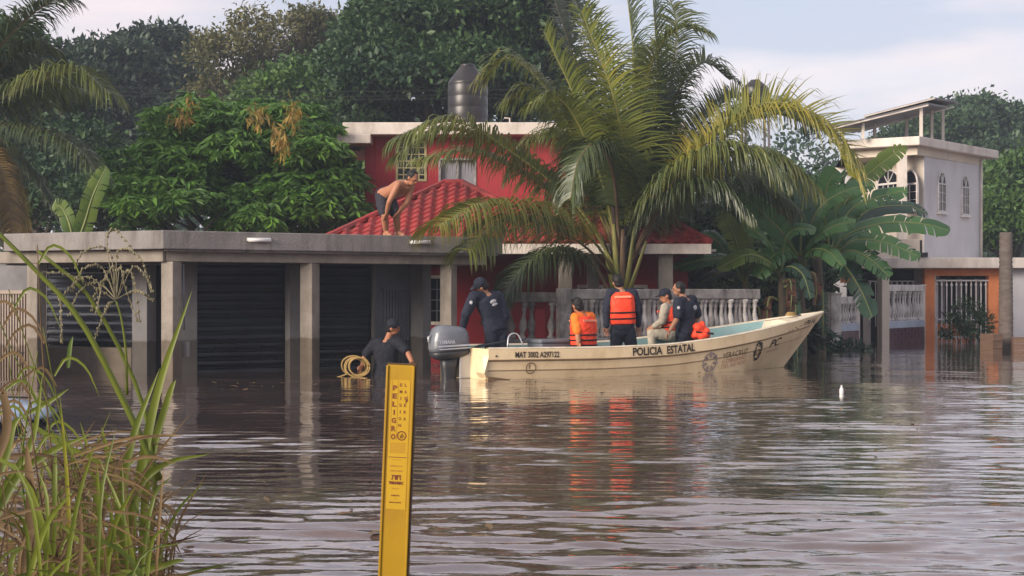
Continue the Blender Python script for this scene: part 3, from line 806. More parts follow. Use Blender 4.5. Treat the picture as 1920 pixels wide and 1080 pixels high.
# ------------------------------------------------------------------ banana plants
def banana_leaf(parent, pts, off, width, m_leaf, seed, roll=0.0, tear=.35, vee=.25, droop=.25, flat=None):
    """paddle blade either side of a midrib, torn into strips"""
    r = random.Random(seed); n = 30
    path = spline([Vector(p) - off for p in pts], n)
    if flat is None: roll += .8 * max(-1, min(1, (path[-1].x - path[0].x) * 1.5))
    mb = MB()
    mb.tube(path, [.028 * (1 - .85 * i / (n - 1)) + .003 for i in range(n)], 6)
    mb.mi = 1
    start = 2
    def prof(u):
        return min(1, (u / .16)) ** .7 * (1 - max(0, (u - .72) / .28) ** 2.2) ** .5 if u < 1 else 0
    for side in (-1, 1):
        V = []; Fq = []; extra = 0.0; gap = False
        prev_ok = False
        for i in range(start, n):
            u = (i - start) / (n - 1 - start)
            t = (path[min(i + 1, n - 1)] - path[max(i - 1, 0)]).normalized()
            sd = t.cross(Vector((0, 0, 1)))
            if sd.length < .1: sd = Vector((1, 0, 0))
            sd.normalize()
            if flat is not None:
                f = Vector(flat); f = f - t * f.dot(t); f.normalize(); sd = (f * (1 if True else -1))
            upv = sd.cross(t).normalized()
            if upv.z < 0 and flat is None: upv = -upv
            rot = Matrix.Rotation(roll, 3, t)
            sdv = rot @ sd; uv = rot @ upv
            w = width * .5 * prof(u) * r.uniform(.96, 1.04)
            if r.random() < tear: extra = r.uniform(-.16, .28); gap = True
            a = path[i]; b = a + (sdv * side + uv * vee + t * .25).normalized() * w * .5
            c = b + (sdv * side + uv * (vee - .35) + t * .3 + Vector((0, 0, -droop - extra))).normalized() * w * .5
            base = len(V)
            if gap and prev_ok:
                # close the strip, then start a new one a little further on
                V += [a, b, c]; Fq += [(base - 3, base - 2, base + 1, base), (base - 2, base - 1, base + 2, base + 1)]
                s = t * .018 + Vector((0, 0, r.uniform(-.03, .01)))
                V += [a, b + s, c + s * 2]; gap = False
            else:
                V += [a, b, c]
                if prev_ok: Fq += [(base - 3, base - 2, base + 1, base), (base - 2, base - 1, base + 2, base + 1)]
                gap = False
            prev_ok = True
        mb.add(V, Fq)
    return mb.build('leaf', [M['banana_rib'], m_leaf], parent, smooth=True)

def banana_plant(stem_px, Y, top_py, leaves, label, seed, stem_r=.11, group='banana plants beside the balustrade', dead=5):
    x = PX(stem_px, Y)
    off = Vector((x, Y, -1.15))
    root = empty('banana_plant', off, 0, label, 'banana plant', group)
    top = PZ(top_py, Y) + 1.15
    r = random.Random(seed)
    MB().tube(spline([(0, 0, -.05), (.03, 0, top * .5), (r.uniform(-.05, .05), 0, top)], 10), [stem_r * (1.15 - .55 * i / 9) for i in range(10)], 10).build('stem', M['banana_stem'], root, smooth=True)
    for i, (pts, w, m, kw) in enumerate(leaves):
        pp = [P(px, py, Y + dy) for (px, py, dy) in pts]
        banana_leaf(root, pp, off, w, M[m], seed * 20 + i, **kw)
    for i in range(dead):
        a = r.uniform(2.6, 6.6); h = top * r.uniform(.6, .95)
        d = Vector((math.cos(a), math.sin(a), 0))
        ln = r.uniform(.5, 1.1)
        pp = [off + d * .08 + Vector((0, 0, h)), off + d * .28 + Vector((0, 0, h + .02)), off + d * .33 + Vector((0, 0, h - ln * .5)), off + d * .30 + Vector((0, 0, h - ln))]
        banana_leaf(root, pp, off, .26, M['banana_dry' if r.random() < .55 else 'banana_dark'], seed * 50 + i, tear=.5, droop=.8)

up = dict(flat=(1, .25, 0), vee=.15, droop=.05)
banana_plant(1535, 28.4, 470, [
    ([(1558, 480, 0), (1590, 440, -.1), (1660, 418, -.3), (1730, 420, -.5), (1782, 432, -.6)], .62, 'banana', dict(droop=.5, tear=.3)),
    ([(1558, 485, 0), (1590, 400, .2), (1640, 372, .1), (1702, 356, .0)], .55, 'banana', dict(droop=.35)),
    ([(1556, 480, 0), (1585, 380, .4), (1630, 325, .4), (1700, 272, .3)], .42, 'banana_light', dict(flat=(.6, 0, -1), tear=.5)),
    ([(1560, 490, 0), (1600, 452, -.4), (1660, 455, -.8), (1726, 482, -1.0)], .55, 'banana', dict(droop=.5)),
    ([(1560, 495, 0), (1590, 470, -.5), (1630, 485, -.8), (1668, 520, -1.0)], .5, 'banana', dict(droop=.5)),
    ([(1560, 500, 0), (1580, 495, -.4), (1612, 540, -.7), (1636, 595, -.8)], .46, 'banana_dark', dict(droop=.3, flat=(1, 0, .6))),
    ([(1556, 470, 0), (1545, 400, -.2), (1552, 345, -.3), (1570, 318, -.3)], .5, 'banana', up),
    ([(1560, 490, 0), (1620, 400, .8), (1700, 386, 1.2), (1740, 402, 1.3)], .5, 'banana_dark', dict(droop=.5)),
], 'tallest banana plant, long leaves reaching right towards the white house', 3, .13, dead=3)
banana_plant(1500, 27.8, 480, [
    ([(1500, 490, 0), (1502, 430, -.2), (1505, 380, -.3), (1512, 340, -.2)], .42, 'banana_dark', up),
    ([(1500, 490, 0), (1470, 440, -.2), (1430, 400, -.3), (1390, 362, -.2)], .5, 'banana', dict(flat=(.7, 0, .8), tear=.3)),
    ([(1500, 495, 0), (1475, 405, .2), (1460, 392, .2), (1440, 408, .1)], .34, 'banana_dry', dict(droop=.6, tear=.5)),
    ([(1500, 495, 0), (1520, 455, -.4), (1560, 425, -.8), (1605, 415, -1.0)], .5, 'banana', dict(droop=.4)),
    ([(1500, 500, 0), (1520, 470, -.5), (1550, 470, -.9), (1580, 500, -1.1)], .46, 'banana', dict(droop=.5)),
    ([(1500, 500, 0), (1480, 470, -.5), (1450, 480, -.8), (1420, 520, -.9)], .5, 'banana', dict(droop=.45)),
    ([(1500, 500, 0), (1530, 400, -.1), (1580, 360, -.2), (1640, 345, -.3)], .5, 'banana', dict(droop=.3)),
    ([(1498, 495, 0), (1480, 430, .5), (1440, 350, .6), (1415, 310, .6)], .42, 'banana_dark', dict(flat=(.7, 0, .8))),
], 'banana plant with a dried reddish leaf in the middle of the clump', 4, .12)
banana_plant(1464, 27.2, 505, [
    ([(1464, 520, 0), (1450, 470, -.2), (1425, 440, -.3), (1395, 425, -.3)], .40, 'banana', dict(droop=.3)),
    ([(1464, 520, 0), (1440, 490, -.4), (1400, 478, -.6), (1345, 505, -.7)], .42, 'banana_light', dict(droop=.4)),
    ([(1464, 520, 0), (1470, 460, -.2), (1490, 430, -.3), (1530, 432, -.4)], .42, 'banana', dict(droop=.4)),
    ([(1464, 520, 0), (1480, 500, -.4), (1505, 515, -.6), (1520, 560, -.7)], .38, 'banana_dark', dict(droop=.4)),
], 'short banana plant with pale stem just right of the balustrade end', 5, .11, dead=4)
banana_plant(1395, 27.6, 520, [
    ([(1395, 530, 0), (1370, 490, -.2), (1320, 487, -.4), (1262, 503, -.5)], .42, 'banana', dict(droop=.4, tear=.2)),
    ([(1395, 530, 0), (1385, 470, -.2), (1365, 420, -.3), (1345, 405, -.3)], .40, 'banana_light', dict(flat=(.8, 0, .7), tear=.5)),
    ([(1395, 530, 0), (1398, 470, .0), (1402, 430, .1), (1412, 400, .1)], .36, 'banana_light', up),
    ([(1395, 535, 0), (1408, 500, -.3), (1420, 490, -.4), (1450, 505, -.5)], .36, 'banana_light', dict(droop=.4)),
    ([(1395, 530, 0), (1350, 460, .3), (1320, 440, .4), (1285, 470, .5)], .42, 'banana', dict(droop=.5)),
    ([(1395, 530, 0), (1370, 505, .4), (1330, 520, .6), (1300, 545, .7)], .42, 'banana_dark', dict(droop=.5)),
], 'yellowish young banana plant behind the balustrade, left of the clump', 6, .09, dead=1)
banana_plant(140, 25.4, 440, [
    ([(140, 470, 0), (158, 420, -.1), (175, 365, -.2), (200, 312, -.2)], .36, 'banana_light', dict(flat=(1, .1, .35), tear=.55, droop=.2)),
    ([(140, 470, 0), (132, 425, -.1), (118, 392, -.1), (100, 382, -.1)], .30, 'banana_light', dict(flat=(.6, 0, .9), tear=.3)),
], 'banana plant showing two pale leaves above the left end of the flat roof', 7, .1, group=None, dead=0)
# ------------------------------------------------------------------ grey concrete shop building on the left
def garage():
    ang = R(30)
    A = Vector((-4.91, 19.5, 0))
    root = empty('concrete_building', A, ang, 'open fronted grey concrete building with flat roof and dark roller shutters', 'building')
    ca, sa = math.cos(ang), math.sin(ang)
    def loc(w):                                   # world xy -> local xy
        d = Vector((w[0] - A.x, w[1] - A.y)); return Vector((d.x * ca + d.y * sa, -d.x * sa + d.y * ca))
    Ld = Vector((math.cos(R(125.6)), math.sin(R(125.6))))     # along the left facade
    Ln = Vector((Ld.y, -Ld.x))                                 # into the building
    ZB, ZS, ZT = 1.68, 1.853, 2.116
    def on_front(px, d):                                       # local x where the sight line px meets the plane y = d
        s = (px - 960) / F_PX
        # world point t*(s,1): local y = -(t s - Ax) sa + (t - Ay) ca = d
        t = (d + A.y * ca - A.x * sa) / (ca - s * sa)
        return loc((t * s, t)).x
    def on_left(px, d):                                        # distance along the left facade line offset d
        s = (px - 960) / F_PX
        o = loc((0, 0)); e = loc((s, 1)) - o
        t = (d - o.dot(Ln)) / e.dot(Ln)
        return (o + e * t).dot(Ld)
    LE = 2.95
    pL = Ld * LE
    slab = MB().prism([(0, 0), (5.5, 0), (5.5, 4.6), (-.4, 4.6), (pL.x, pL.y)], ZS, ZT)
    slab.build('roof_slab', M['concrete'], root, bevel=.012)
    # two thin courses of shuttering joint on the slab edge are cast lines: a small drip lip
    MB().prism([(.03, .05), (5.45, .05), (5.45, .16), (.09, .16)], ZS - .03, ZS).build('drip_edge', M['concrete'], root)
    bm = MB().prism([(.10, .17), (5.30, .17), (5.30, .42), (.26, .42)], ZB, ZS - .002)
    bm.build('beam', M['column'], root, bevel=.01)
    b0 = Ld * .12 + Ln * .15; b1 = Ld * (LE + .5) + Ln * .15; b2 = Ld * (LE + .5) + Ln * .40; b3 = Ld * .05 + Ln * .40
    MB().prism([b1, b2, b3, b0], ZB - .003, ZS - .004).build('beam', M['column'], root, bevel=.01)
    MB().prism([(5.1, .45), (5.35, .45), (5.35, 4.4), (5.1, 4.4)], ZB, ZS - .003).build('beam', M['column'], root, bevel=.01)
    crot = R(-24.4) - ang
    def column(p, w=.21):
        MB().box((p[0], p[1], (ZB - 1.15) / 2), (w, w, ZB + 1.15 - .002), crot).build('column', M['column'], root, bevel=.012)
    column((.20, .26), .21)
    column((on_front(581, .30), .30), .215)
    column((on_front(841, .30), .30), .205)
    q = Ld * on_left(69, .27) + Ln * .27; column(q, .2)
    # conduit and box on the corner column
    MB().tube([(.36, .22, 1.65), (.365, .20, .7)], .012, 6).build('conduit', M['grey_door'], root, smooth=True)
    MB().box((.42, .30, .42), (.09, .07, .22), crot).build('meter_box', M['concrete'], root, bevel=.01)
    # back wall along the front part
    d2, d1 = 1.7, 1.3
    def pil(x0, x1, d, pre=.12):
        MB().span((x0, d - pre, -1.15), (x1, d + .05, ZB + .15)).build('pilaster', M['wall_plaster'], root, bevel=.008)
    MB().span((.38, d2 + .16, -1.15), (on_front(786, d2), d2 + .36, ZS - .01)).build('back_wall', M['inner_shade'], root)
    def shutter(x0, x1, d, frame, along=None, z0=-.35, z1=ZB + .1):
        """roller shutter of interlocking slats"""
        sh = MB()
        if frame == 'front':
            sh.span((x0, d + .05, z1 - .02), (x1, d + .14, z1 + .06))
        else:
            p, qq = Ld * x0 + Ln * (d + .10), Ld * x1 + Ln * (d + .10)
            sh.bar((p.x, p.y, z1 + .02), (qq.x, qq.y, z1 + .02), .10, .08)
        so = sh.build('shutter', M['shutter'], root)
        h = .135; W = abs(x1 - x0)
        # one slat cross-section swept across
        prof = [(0, 0), (-.004, .020), (-.026, .050), (-.030, .075), (-.020, .105), (.0, .128), (.02, .128), (.02, 0)]
        vs = []; 
        for xx in (-W / 2, W / 2):
            for (yy, zz) in prof: vs.append((xx, yy, zz))
        k = len(prof); fs = [(i, (i + 1) % k, k + (i + 1) % k, k + i) for i in range(k)] + [tuple(range(k - 1, -1, -1)), tuple(range(k, 2 * k))]
        me = bpy.data.meshes.new('slat'); me.from_pydata(vs, [], [f[::-1] for f in fs]); me.materials.append(M['shutter']); me.update()
        z = z0; i = 0
        while z < z1 - .02:
            o = link('slat', me, so)
            if frame == 'front':
                o.location = ((x0 + x1) / 2, d + .08 + .004 * math.sin(i * 1.7), z)
                o.rotation_euler = (R(1.2 * math.sin(i * 2.1)), 0, R(.12 * math.sin(i)))
            else:
                c = Ld * ((x0 + x1) / 2) + Ln * (d + .08)
                o.location = (c.x, c.y, z); o.rotation_euler = (R(1.2 * math.sin(i * 2.1)), 0, math.atan2(-Ld.y, -Ld.x))
            z += h; i += 1
        return so
    pil(on_front(327, d2), on_front(362, d2), d2, .22)
    shutter(on_front(363, d2), on_front(535, d2), d2, 'front')
    pil(on_front(536, d2), on_front(557, d2), d2, .16)
    x3 = on_front(598, d2)
    pil(on_front(557.5, d2), x3 - .01, d2, .05)
    shutter(x3, on_front(697, d2), d2, 'front')
    pil(on_front(698, d2), on_front(704, d2), d2, .04)
    # grey ribbed steel door with a fixed panel above
    xa, xb = on_front(705, d2), on_front(769, d2)
    door = MB().span((xa, d2 + .02, -1.1), (xb, d2 + .06, ZB + .1)).build('door', M['grey_door'], root)
    n = 9; x0 = xa + .16
    rib = MB().box((0, 0, 0), (.028, .03, 1.75)).mesh('rib', M['grey_door'])
    for i in range(n):
        o = link('rib', rib, door); o.location = (x0 + (xb - .04 - x0) * i / (n - 1), d2 + .008, .42)
    MB().span((xa + .12, d2 - .012, 1.28), (xb - .01, d2 + .02, 1.33)).build('rail', M['grey_door'], door)
    MB().box((xb - .08, d2 - .02, .30), (.03, .05, .12)).build('handle', M['cable'], door)
    pil(on_front(770, d2), on_front(786, d2), d2, .45)
    # back wall and shutter along the left part
    a0, a1 = on_left(84, d1), on_left(257, d1)
    p, qq = Ld * a0 + Ln * (d1 + .25), Ld * on_left(300, d1) + Ln * (d1 + .25)
    MB().bar((p.x, p.y, .35), (qq.x, qq.y, .35), .2, 3.0).build('back_wall', M['inner_shade'], root)
    shutter(a1, a0, d1, 'left', z0=.40)
    p, qq = Ld * a0 + Ln * (d1 + .02), Ld * a1 + Ln * (d1 + .02)
    MB().bar((p.x, p.y, -.375), (qq.x, qq.y, -.375), .30, 1.53).build('sill', M['column'], root, bevel=.02)
    p, qq = Ld * on_left(258, d1) + Ln * (d1 - .02), Ld * on_left(286, d1) + Ln * (d1 - .02)
    MB().bar((p.x, p.y, .34), (qq.x, qq.y, .34), .22, 2.98).build('pilaster', M['wall_plaster'], root, bevel=.008)
    p, qq = Ld * (a0 + .05) + Ln * (d1 + .2), Ld * (a0 + 2.6) + Ln * (d1 + .2)
    MB().bar((p.x, p.y, .35), (qq.x, qq.y, .35), .2, 2.99).build('back_wall', M['wall_plaster'], root)
    # tan ribbed gate at the far left
    g0, g1 = on_left(61, .22), on_left(-70, .22)
    p, qq = Ld * g0 + Ln * .24, Ld * g1 + Ln * .24
    gate = MB().bar((p.x, p.y, .06), (qq.x, qq.y, .06), .03, 2.42).build('gate', M['tan_gate'], root)
    rib = MB().box((0, 0, 0), (.022, .024, 2.30)).mesh('rib', M['tan_gate'])
    k = 26
    for i in range(k):
        c = Ld * (g0 + (g1 - g0) * (i + .7) / k) + Ln * .215
        o = link('rib', rib, gate); o.location = (c.x, c.y, .06); o.rotation_euler = (0, 0, math.atan2(Ld.y, Ld.x))
    p, qq = Ld * g0 + Ln * .21, Ld * g1 + Ln * .21
    MB().bar((p.x, p.y, 1.245), (qq.x, qq.y, 1.245), .05, .05).build('rail', M['tan_gate'], gate)
    c = Ld * (g0 + .16) + Ln * .19
    MB().bar((c.x, c.y, .34), (c.x + Ld.x * .18, c.y + Ld.y * .18, .32), .02, .02).build('bolt', M['cable'], gate)
    MB().prism([Ld * (LE + .6) + Ln * .5, Ld * (LE + .6) + Ln * 1.4, Ld * .6 + Ln * 1.1, Ld * .8 + Ln * .5], ZB - .02, ZB + .02).build('ceiling', M['wall_plaster'], root)
    # roof-edge lamps
    for px, py in ((485, 449.5), (787, 457)):
        x = on_front(px, 0)
        z = 1.853 + (.263 * (.55 if px < 600 else .60))
        l = empty('tube_lamp', A + Vector((x * ca, x * sa, z)), ang, 'white tube lamp on the roof edge, ' + ('the one nearer the building corner' if px < 600 else 'the one below the stooping man'), 'lamp', 'white lamps on the roof edge')
        MB().tube([(-.17, -.045, 0), (.17, -.045, 0)], .026, 8).build('tube', M['tube_white'], l, smooth=True)
        MB().box((0, -.012, .012), (.36, .022, .05)).build('housing', M['tube_white'], l, bevel=.005)
    return root, on_front, A, ang
GAR, gar_x, GA, GANG = garage()
def gar_pt(x, y, z): return Vector((GA.x + x * math.cos(GANG) - y * math.sin(GANG), GA.y + x * math.sin(GANG) + y * math.cos(GANG), z))

# ------------------------------------------------------------------ red house
def hip_roof(x0, x1, yf, yb, ze, zr, rx0, rx1, yr):
    """front, left and right planes as corner lists"""
    a, b, c, d = Vector((x0, yf, ze)), Vector((x1, yf, ze)), Vector((x1, yb, ze)), Vector((x0, yb, ze))
    e, f = Vector((rx0, yr, zr)), Vector((rx1, yr, zr))
    return [a, b, f, e], [d, a, e], [b, c, f], [c, d, e, f]

def red_house():
    root = empty('red_house', (0, 30.2, -1.15), 0, 'two storey red house with white roof edge and red tiled porch', 'house')
    off = Vector((0, 30.2, -1.15))
    def B(): return MB()
    def put(mb, name, m, parent=root, **k):
        mb.v = [tuple(Vector(p) - off) for p in mb.v]
        return mb.build(name, m, parent, **k)
    ZR = 4.62
    # walls: upper front wall with window openings
    X0, X1, Yw = -3.2, 3.5, 30.2
    def wall_with_holes(x0, x1, z0, z1, y, th, holes, name, m):
        xs = sorted(set([x0, x1] + [h[0] for h in holes] + [h[1] for h in holes]))
        zs = sorted(set([z0, z1] + [h[2] for h in holes] + [h[3] for h in holes]))
        mb = B()
        for i in range(len(xs) - 1):
            # merge the column's solid runs
            run = None
            for j in range(len(zs) - 1):
                cx, cz = (xs[i] + xs[i + 1]) / 2, (zs[j] + zs[j + 1]) / 2
                hole = any(h[0] < cx < h[1] and h[2] < cz < h[3] for h in holes)
                if not hole:
                    if run is None: run = [zs[j], zs[j + 1]]
                    else: run[1] = zs[j + 1]
                if (hole or j == len(zs) - 2) and run:
                    mb.span((xs[i], y, run[0]), (xs[i + 1], y + th, run[1])); run = None
        return put(mb, name, m)
    w1 = (PX(742, Yw), PX(800, Yw), PZ(340, Yw), PZ(264, Yw))
    w2 = (PX(822, Yw), PX(893, Yw), PZ(352, Yw), PZ(296, Yw))
    w3 = (PX(1060, Yw), PX(1130, Yw), PZ(352, Yw), PZ(290, Yw))
    wall_with_holes(X0, X1, -1.15, ZR, Yw, .2, [w1, w2, w3], 'upper_wall', M['red_wall'])
    put(B().span((X0, Yw + .2, -1.15), (X0 + .2, 36.2, ZR)), 'side_wall', M['red_wall'])
    put(B().span((X1 - .2, Yw + .2, -1.15), (X1, 36.2, ZR)), 'side_wall', M['red_wall'])
    put(B().span((X0, 36.0, -1.15), (X1, 36.2, ZR)), 'back_wall', M['red_wall'])
    put(B().span((X0 - .004, Yw - .03, -1.0), (X0 + .22, Yw - .002, ZR - .01)), 'corner_pier', M['red_wall'], bevel=.01)
    for k, w in enumerate((w1, w2, w3)):
        win = put(B().span((w[0], Yw + .09, w[2]), (w[1], Yw + .11, w[3])), 'window', M['glass' if k == 0 else 'curtain'])
        fm = M['yellow_lattice'] if k == 0 else M['old_stone']
        t = .05
        for (a, b, c, d) in ((w[0], w[0] + t, w[2], w[3]), (w[1] - t, w[1], w[2], w[3]), (w[0] + t, w[1] - t, w[2], w[2] + t), (w[0] + t, w[1] - t, w[3] - t, w[3])):
            put(B().span((a, Yw - .02, c), (b, Yw + .05, d)), 'frame', fm, win)
        if k == 0:
            for i in range(1, 4):
                x = w[0] + (w[1] - w[0]) * i / 4; put(B().span((x - .012, Yw + .0, w[2]), (x + .012, Yw + .02, w[3])), 'bar', fm, win)
            for i in range(1, 6):
                z = w[2] + (w[3] - w[2]) * i / 6; put(B().span((w[0], Yw - .003, z - .012), (w[1], Yw + .017, z + .012)), 'bar', fm, win)
        else:
            x = (w[0] + w[1]) / 2; put(B().span((x - .02, Yw + .02, w[2]), (x + .02, Yw + .05, w[3])), 'bar', fm, win)
    # roof slab and the stepped side eave
    put(B().span((-3.63, 29.7, ZR), (3.74, 36.6, 4.88)), 'roof_slab', M['white_trim'], bevel=.015)
    put(B().span((-3.75, 29.6, 4.42), (-3.02, 33.5, ZR - .004)), 'side_eave', M['white_trim'], bevel=.015)
    put(B().tube([(-.05, 30.4, 4.85), (-.05, 30.4, 5.05), (-.17, 30.4, 5.06)], .02, 6), 'roof_pipe', M['white_trim'])
    put(B().tube([PX(1285, 29.6) and (3.62, 29.66, 4.7), (3.62, 29.66, 4.3)], .025, 6), 'downspout', M['white_trim'])
    # ground floor wall with its windows
    Yg = 28.0
    gx0, gx1 = PX(786, Yg), 3.55
    holes = [(PX(793, Yg), PX(832, Yg), PZ(603, Yg), PZ(522, Yg)), (PX(1088, Yg), PX(1128, Yg), PZ(620, Yg), PZ(540, Yg)), (PX(1176, Yg), PX(1208, Yg), PZ(620, Yg), PZ(540, Yg))]
    wall_with_holes(gx0, gx1, -1.15, 2.2, Yg, .2, holes, 'ground_wall', M['red_wall'])
    put(B().span((gx0, Yg + .2, -1.15), (gx0 + .2, 30.19, 2.15)), 'side_wall', M['red_wall'])
    for h in holes:
        win = put(B().span((h[0], Yg + .10, h[2]), (h[1], Yg + .12, h[3])), 'window', M['glass'])
        t = .065
        for (a, b, c, d) in ((h[0] - t, h[0], h[2] - t, h[3] + t), (h[1], h[1] + t, h[2] - t, h[3] + t), (h[0], h[1], h[2] - t, h[2]), (h[0], h[1], h[3], h[3] + t)):
            put(B().span((a, Yg - .03, c), (b, Yg + .05, d)), 'frame', M['white_trim'], win)
        for i in range(1, 3):
            x = h[0] + (h[1] - h[0]) * i / 3; put(B().span((x - .008, Yg + .03, h[2]), (x + .008, Yg + .046, h[3])), 'bar', M['grey_door'], win)
        for i in range(1, 4):
            z = h[2] + (h[3] - h[2]) * i / 4; put(B().span((h[0], Yg + .028, z - .008), (h[1], Yg + .044, z + .008)), 'bar', M['grey_door'], win)
    put(B().tube([(PX(808, Yg), Yg - .04, PZ(522, Yg)), (PX(805, Yg), Yg - .04, PZ(495, Yg))], .012, 5), 'conduit', M['white_trim'])
    # porch columns
    for px, Y, w in ((1060, 26.0, .25), (1112, 26.6, .22), (1247, 26.0, .27)):
        put(B().box((PX(px, Y), Y, .45), (w, w, 3.2)), 'porch_column', M['column'], bevel=.01)
    # tiled porch roof: two hipped parts that run together
    ZE, ZRG = 2.16, 3.43
    u1 = hip_roof(-3.62, 1.25, 25.7, 30.15, ZE, ZRG, -1.36, -1.0, 27.95)
    u2 = hip_roof(-.75, 3.66, 25.7, 30.15, ZE, ZRG, 1.45, 1.85, 27.95)
    base = B()
    for u in (u1, u2):
        for pl in u:
            base.add([p - Vector((0, 0, .02)) for p in pl], [tuple(range(len(pl)))])
    rf = put(base, 'tile_roof', M['tile'])
    put(B().span((-3.66, 25.66, 1.95), (-.2, 25.76, 2.135)), 'eave_board', M['white_trim'], bevel=.008)
    put(B().span((-.2 + .003, 25.66, 1.95), (3.69, 25.76, 2.137)), 'eave_board', M['white_trim'], bevel=.008)
    put(B().span((-3.66, 25.763, 1.95), (-3.56, 30.1, 2.135)), 'eave_board', M['white_trim'])
    put(B().span((-3.5, 25.8, 2.0), (3.8, 28.0, 2.04)), 'porch_ceiling', M['white_trim'])
    # one wavy tile, twelve columns of roll
    W, H, n = .22, .20, 6
    V = []; Fq = []
    for j, (t, lift) in enumerate(((0, .034), (.5, .018), (1.0, .006))):
        for i in range(n + 1):
            x = i / n
            V.append(((x - .5) * W, (t - .5) * H * 1.12, lift + .026 * math.sin(math.pi * 2 * x)))
    for j in range(2):
        for i in range(n): Fq.append((j * (n + 1) + i, j * (n + 1) + i + 1, (j + 1) * (n + 1) + i + 1, (j + 1) * (n + 1) + i))
    k = len(V)
    for i in range(n + 1): V.append((V[i][0], V[i][1] + .004, V[i][2] - .03))
    for i in range(n): Fq.append((k + i, k + i + 1, i + 1, i))
    tme = bpy.data.meshes.new('tile'); tme.from_pydata(V, [], Fq); tme.materials.append(M['tile']); tme.update()
    tiles = []
    def height(u, x, y):
        z = -9
        for pl in u:
            nrm = (pl[1] - pl[0]).cross(pl[2] - pl[0]).normalized()
            if nrm.z < 0: nrm = -nrm
            zz = pl[0].z - (nrm.x * (x - pl[0].x) + nrm.y * (y - pl[0].y)) / nrm.z
            z = zz if z < -5 else min(z, zz)
        return z
    for ui, (u, other) in enumerate(((u1, u2), (u2, u1))):
        for pi, pl in enumerate(u[:3]):
            a, b = pl[0], pl[1]
            ex = (b - a).normalized(); nrm = (b - a).cross(pl[2] - a).normalized()
            if nrm.z < 0: nrm = -nrm
            ey = nrm.cross(ex)
            if ey.z < 0: ey = -ey
            top = max((p - a).dot(ey) for p in pl)
            nx = int((b - a).length / W) + 1; ny = int(top / H) + 1
            for j in range(ny):
                for i in range(nx):
                    c = a + ex * ((i + .5) * W) + ey * ((j + .5) * H)
                    # inside polygon?
                    ins = True
                    m = len(pl)
                    for q in range(m):
                        e = pl[(q + 1) % m] - pl[q]
                        if e.cross(c - pl[q]).dot((b - a).cross(pl[2] - a)) < -.02: ins = False
                    if not ins or c.y > 30.0: continue
                    zo = height(other, c.x, c.y)
                    if zo > c.z + .02: continue
                    tiles.append((c, Matrix((ex, ey, nrm)).transposed(), pi))
    # the front and left slopes show largest
    tiles.sort(key=lambda t: (t[2] == 2, abs(t[0].x + 1.6)))
    rr = random.Random(9)
    rest = B()
    for i, (c, Mx, pi) in enumerate(tiles):
        if i < 290:
            o = link('tile', tme, rf)
            Mw = Mx.to_4x4() @ Matrix.Rotation(R(rr.uniform(-1.5, 1.5)), 4, 'Z') @ Matrix.Rotation(R(rr.uniform(-1.5, 1.5)), 4, 'X')
            Mw.translation = c - off + Mx @ Vector((0, 0, .012))
            o.matrix_local = Mw
        else:
            rest.add([c + Mx @ (Vector(v) + Vector((0, 0, .012))) for v in V], Fq)
    if rest.f:
        tag(put(rest, 'tiles', M['tile'], rf), kind='stuff')
    # rounded caps along hips and ridges
    for (a, b) in ((u1[0][0], u1[0][3]), (u1[1][0], u1[0][3]), (u1[0][3], u1[0][2]), (u1[0][2], u1[0][1]), (u2[0][0], u2[0][3]), (u2[0][3], u2[0][2]), (u2[0][2], u2[0][1])):
        L2 = (b - a).length; n = max(1, int(L2 / .32))
        for i in range(n):
            p = a.lerp(b, i / n); q = a.lerp(b, (i + 1.08) / n); mid = (p + q) / 2
            if mid.y > 29.9: continue
            if max(height(u1, mid.x, mid.y), height(u2, mid.x, mid.y)) > mid.z + .05: continue
            put(B().tube([p + Vector((0, 0, .012)), q + Vector((0, 0, .026))], [.075, .065], 8), 'ridge_cap', M['tile'], rf)
    return root
red_house()

def water_tank(px, Y, base_z, top_py, rad, label, group='water tanks on roofs'):
    top = PZ(top_py, Y) - base_z
    root = empty('water_tank', (PX(px, Y), Y, base_z), 0, label, 'water tank', group)
    h = top
    prof = [(rad * .97, 0), (rad, .04)]
    z = .10; k = 0
    while z < h * .70:
        prof += [(rad, z), (rad * .985, z + .03), (rad * .985, z + .05), (rad, z + .08)]; z += .26
    prof += [(rad, h * .73), (rad * .96, h * .76), (rad * .42, h * .955), (rad * .40, h * .965)]
    MB().lathe(prof, n=36).build('barrel', M['tank'], root, smooth=True)
    MB().lathe([(rad * .37, h * .955), (rad * .37, h * .99), (rad * .33, h), (.01, h)], n=24).build('lid', M['tank'], root, smooth=True)
    return root
water_tank(877, 32.5, 4.881, 121, .47, 'black plastic water tank on the red house roof')

def tank_stand():
    Y = 37.2
    root = empty('tank_stand', (PX(1416, Y), Y, -1.15), 0, 'steel stand of the far water tank, hidden behind palm fronds', 'stand')
    for sx in (-1, 1):
        for sy in (-1, 1):
            MB().bar((sx * .42, sy * .42, 0), (sx * .30, sy * .30, 7.12), .06, .06, up=(0, 1, 0)).build('leg', M['panel_grey'], root)
    for z in (2.4, 4.8):
        for sx in (-1, 1): MB().bar((sx * .36, -.36, z), (sx * .36, .36, z), .04, .04).build('brace', M['panel_grey'], root)
        for sy in (-1, 1): MB().bar((-.36, sy * .36, z + .05), (.36, sy * .36, z + .05), .04, .04).build('brace', M['panel_grey'], root)
    MB().span((-.42, -.42, 7.12), (.42, .42, 7.22)).build('platform', M['panel_grey'], root, bevel=.01)
    water_tank(1416, 37.2, 6.08, 150, .36, 'dark round water tank just showing above the right palm frond')
tank_stand()
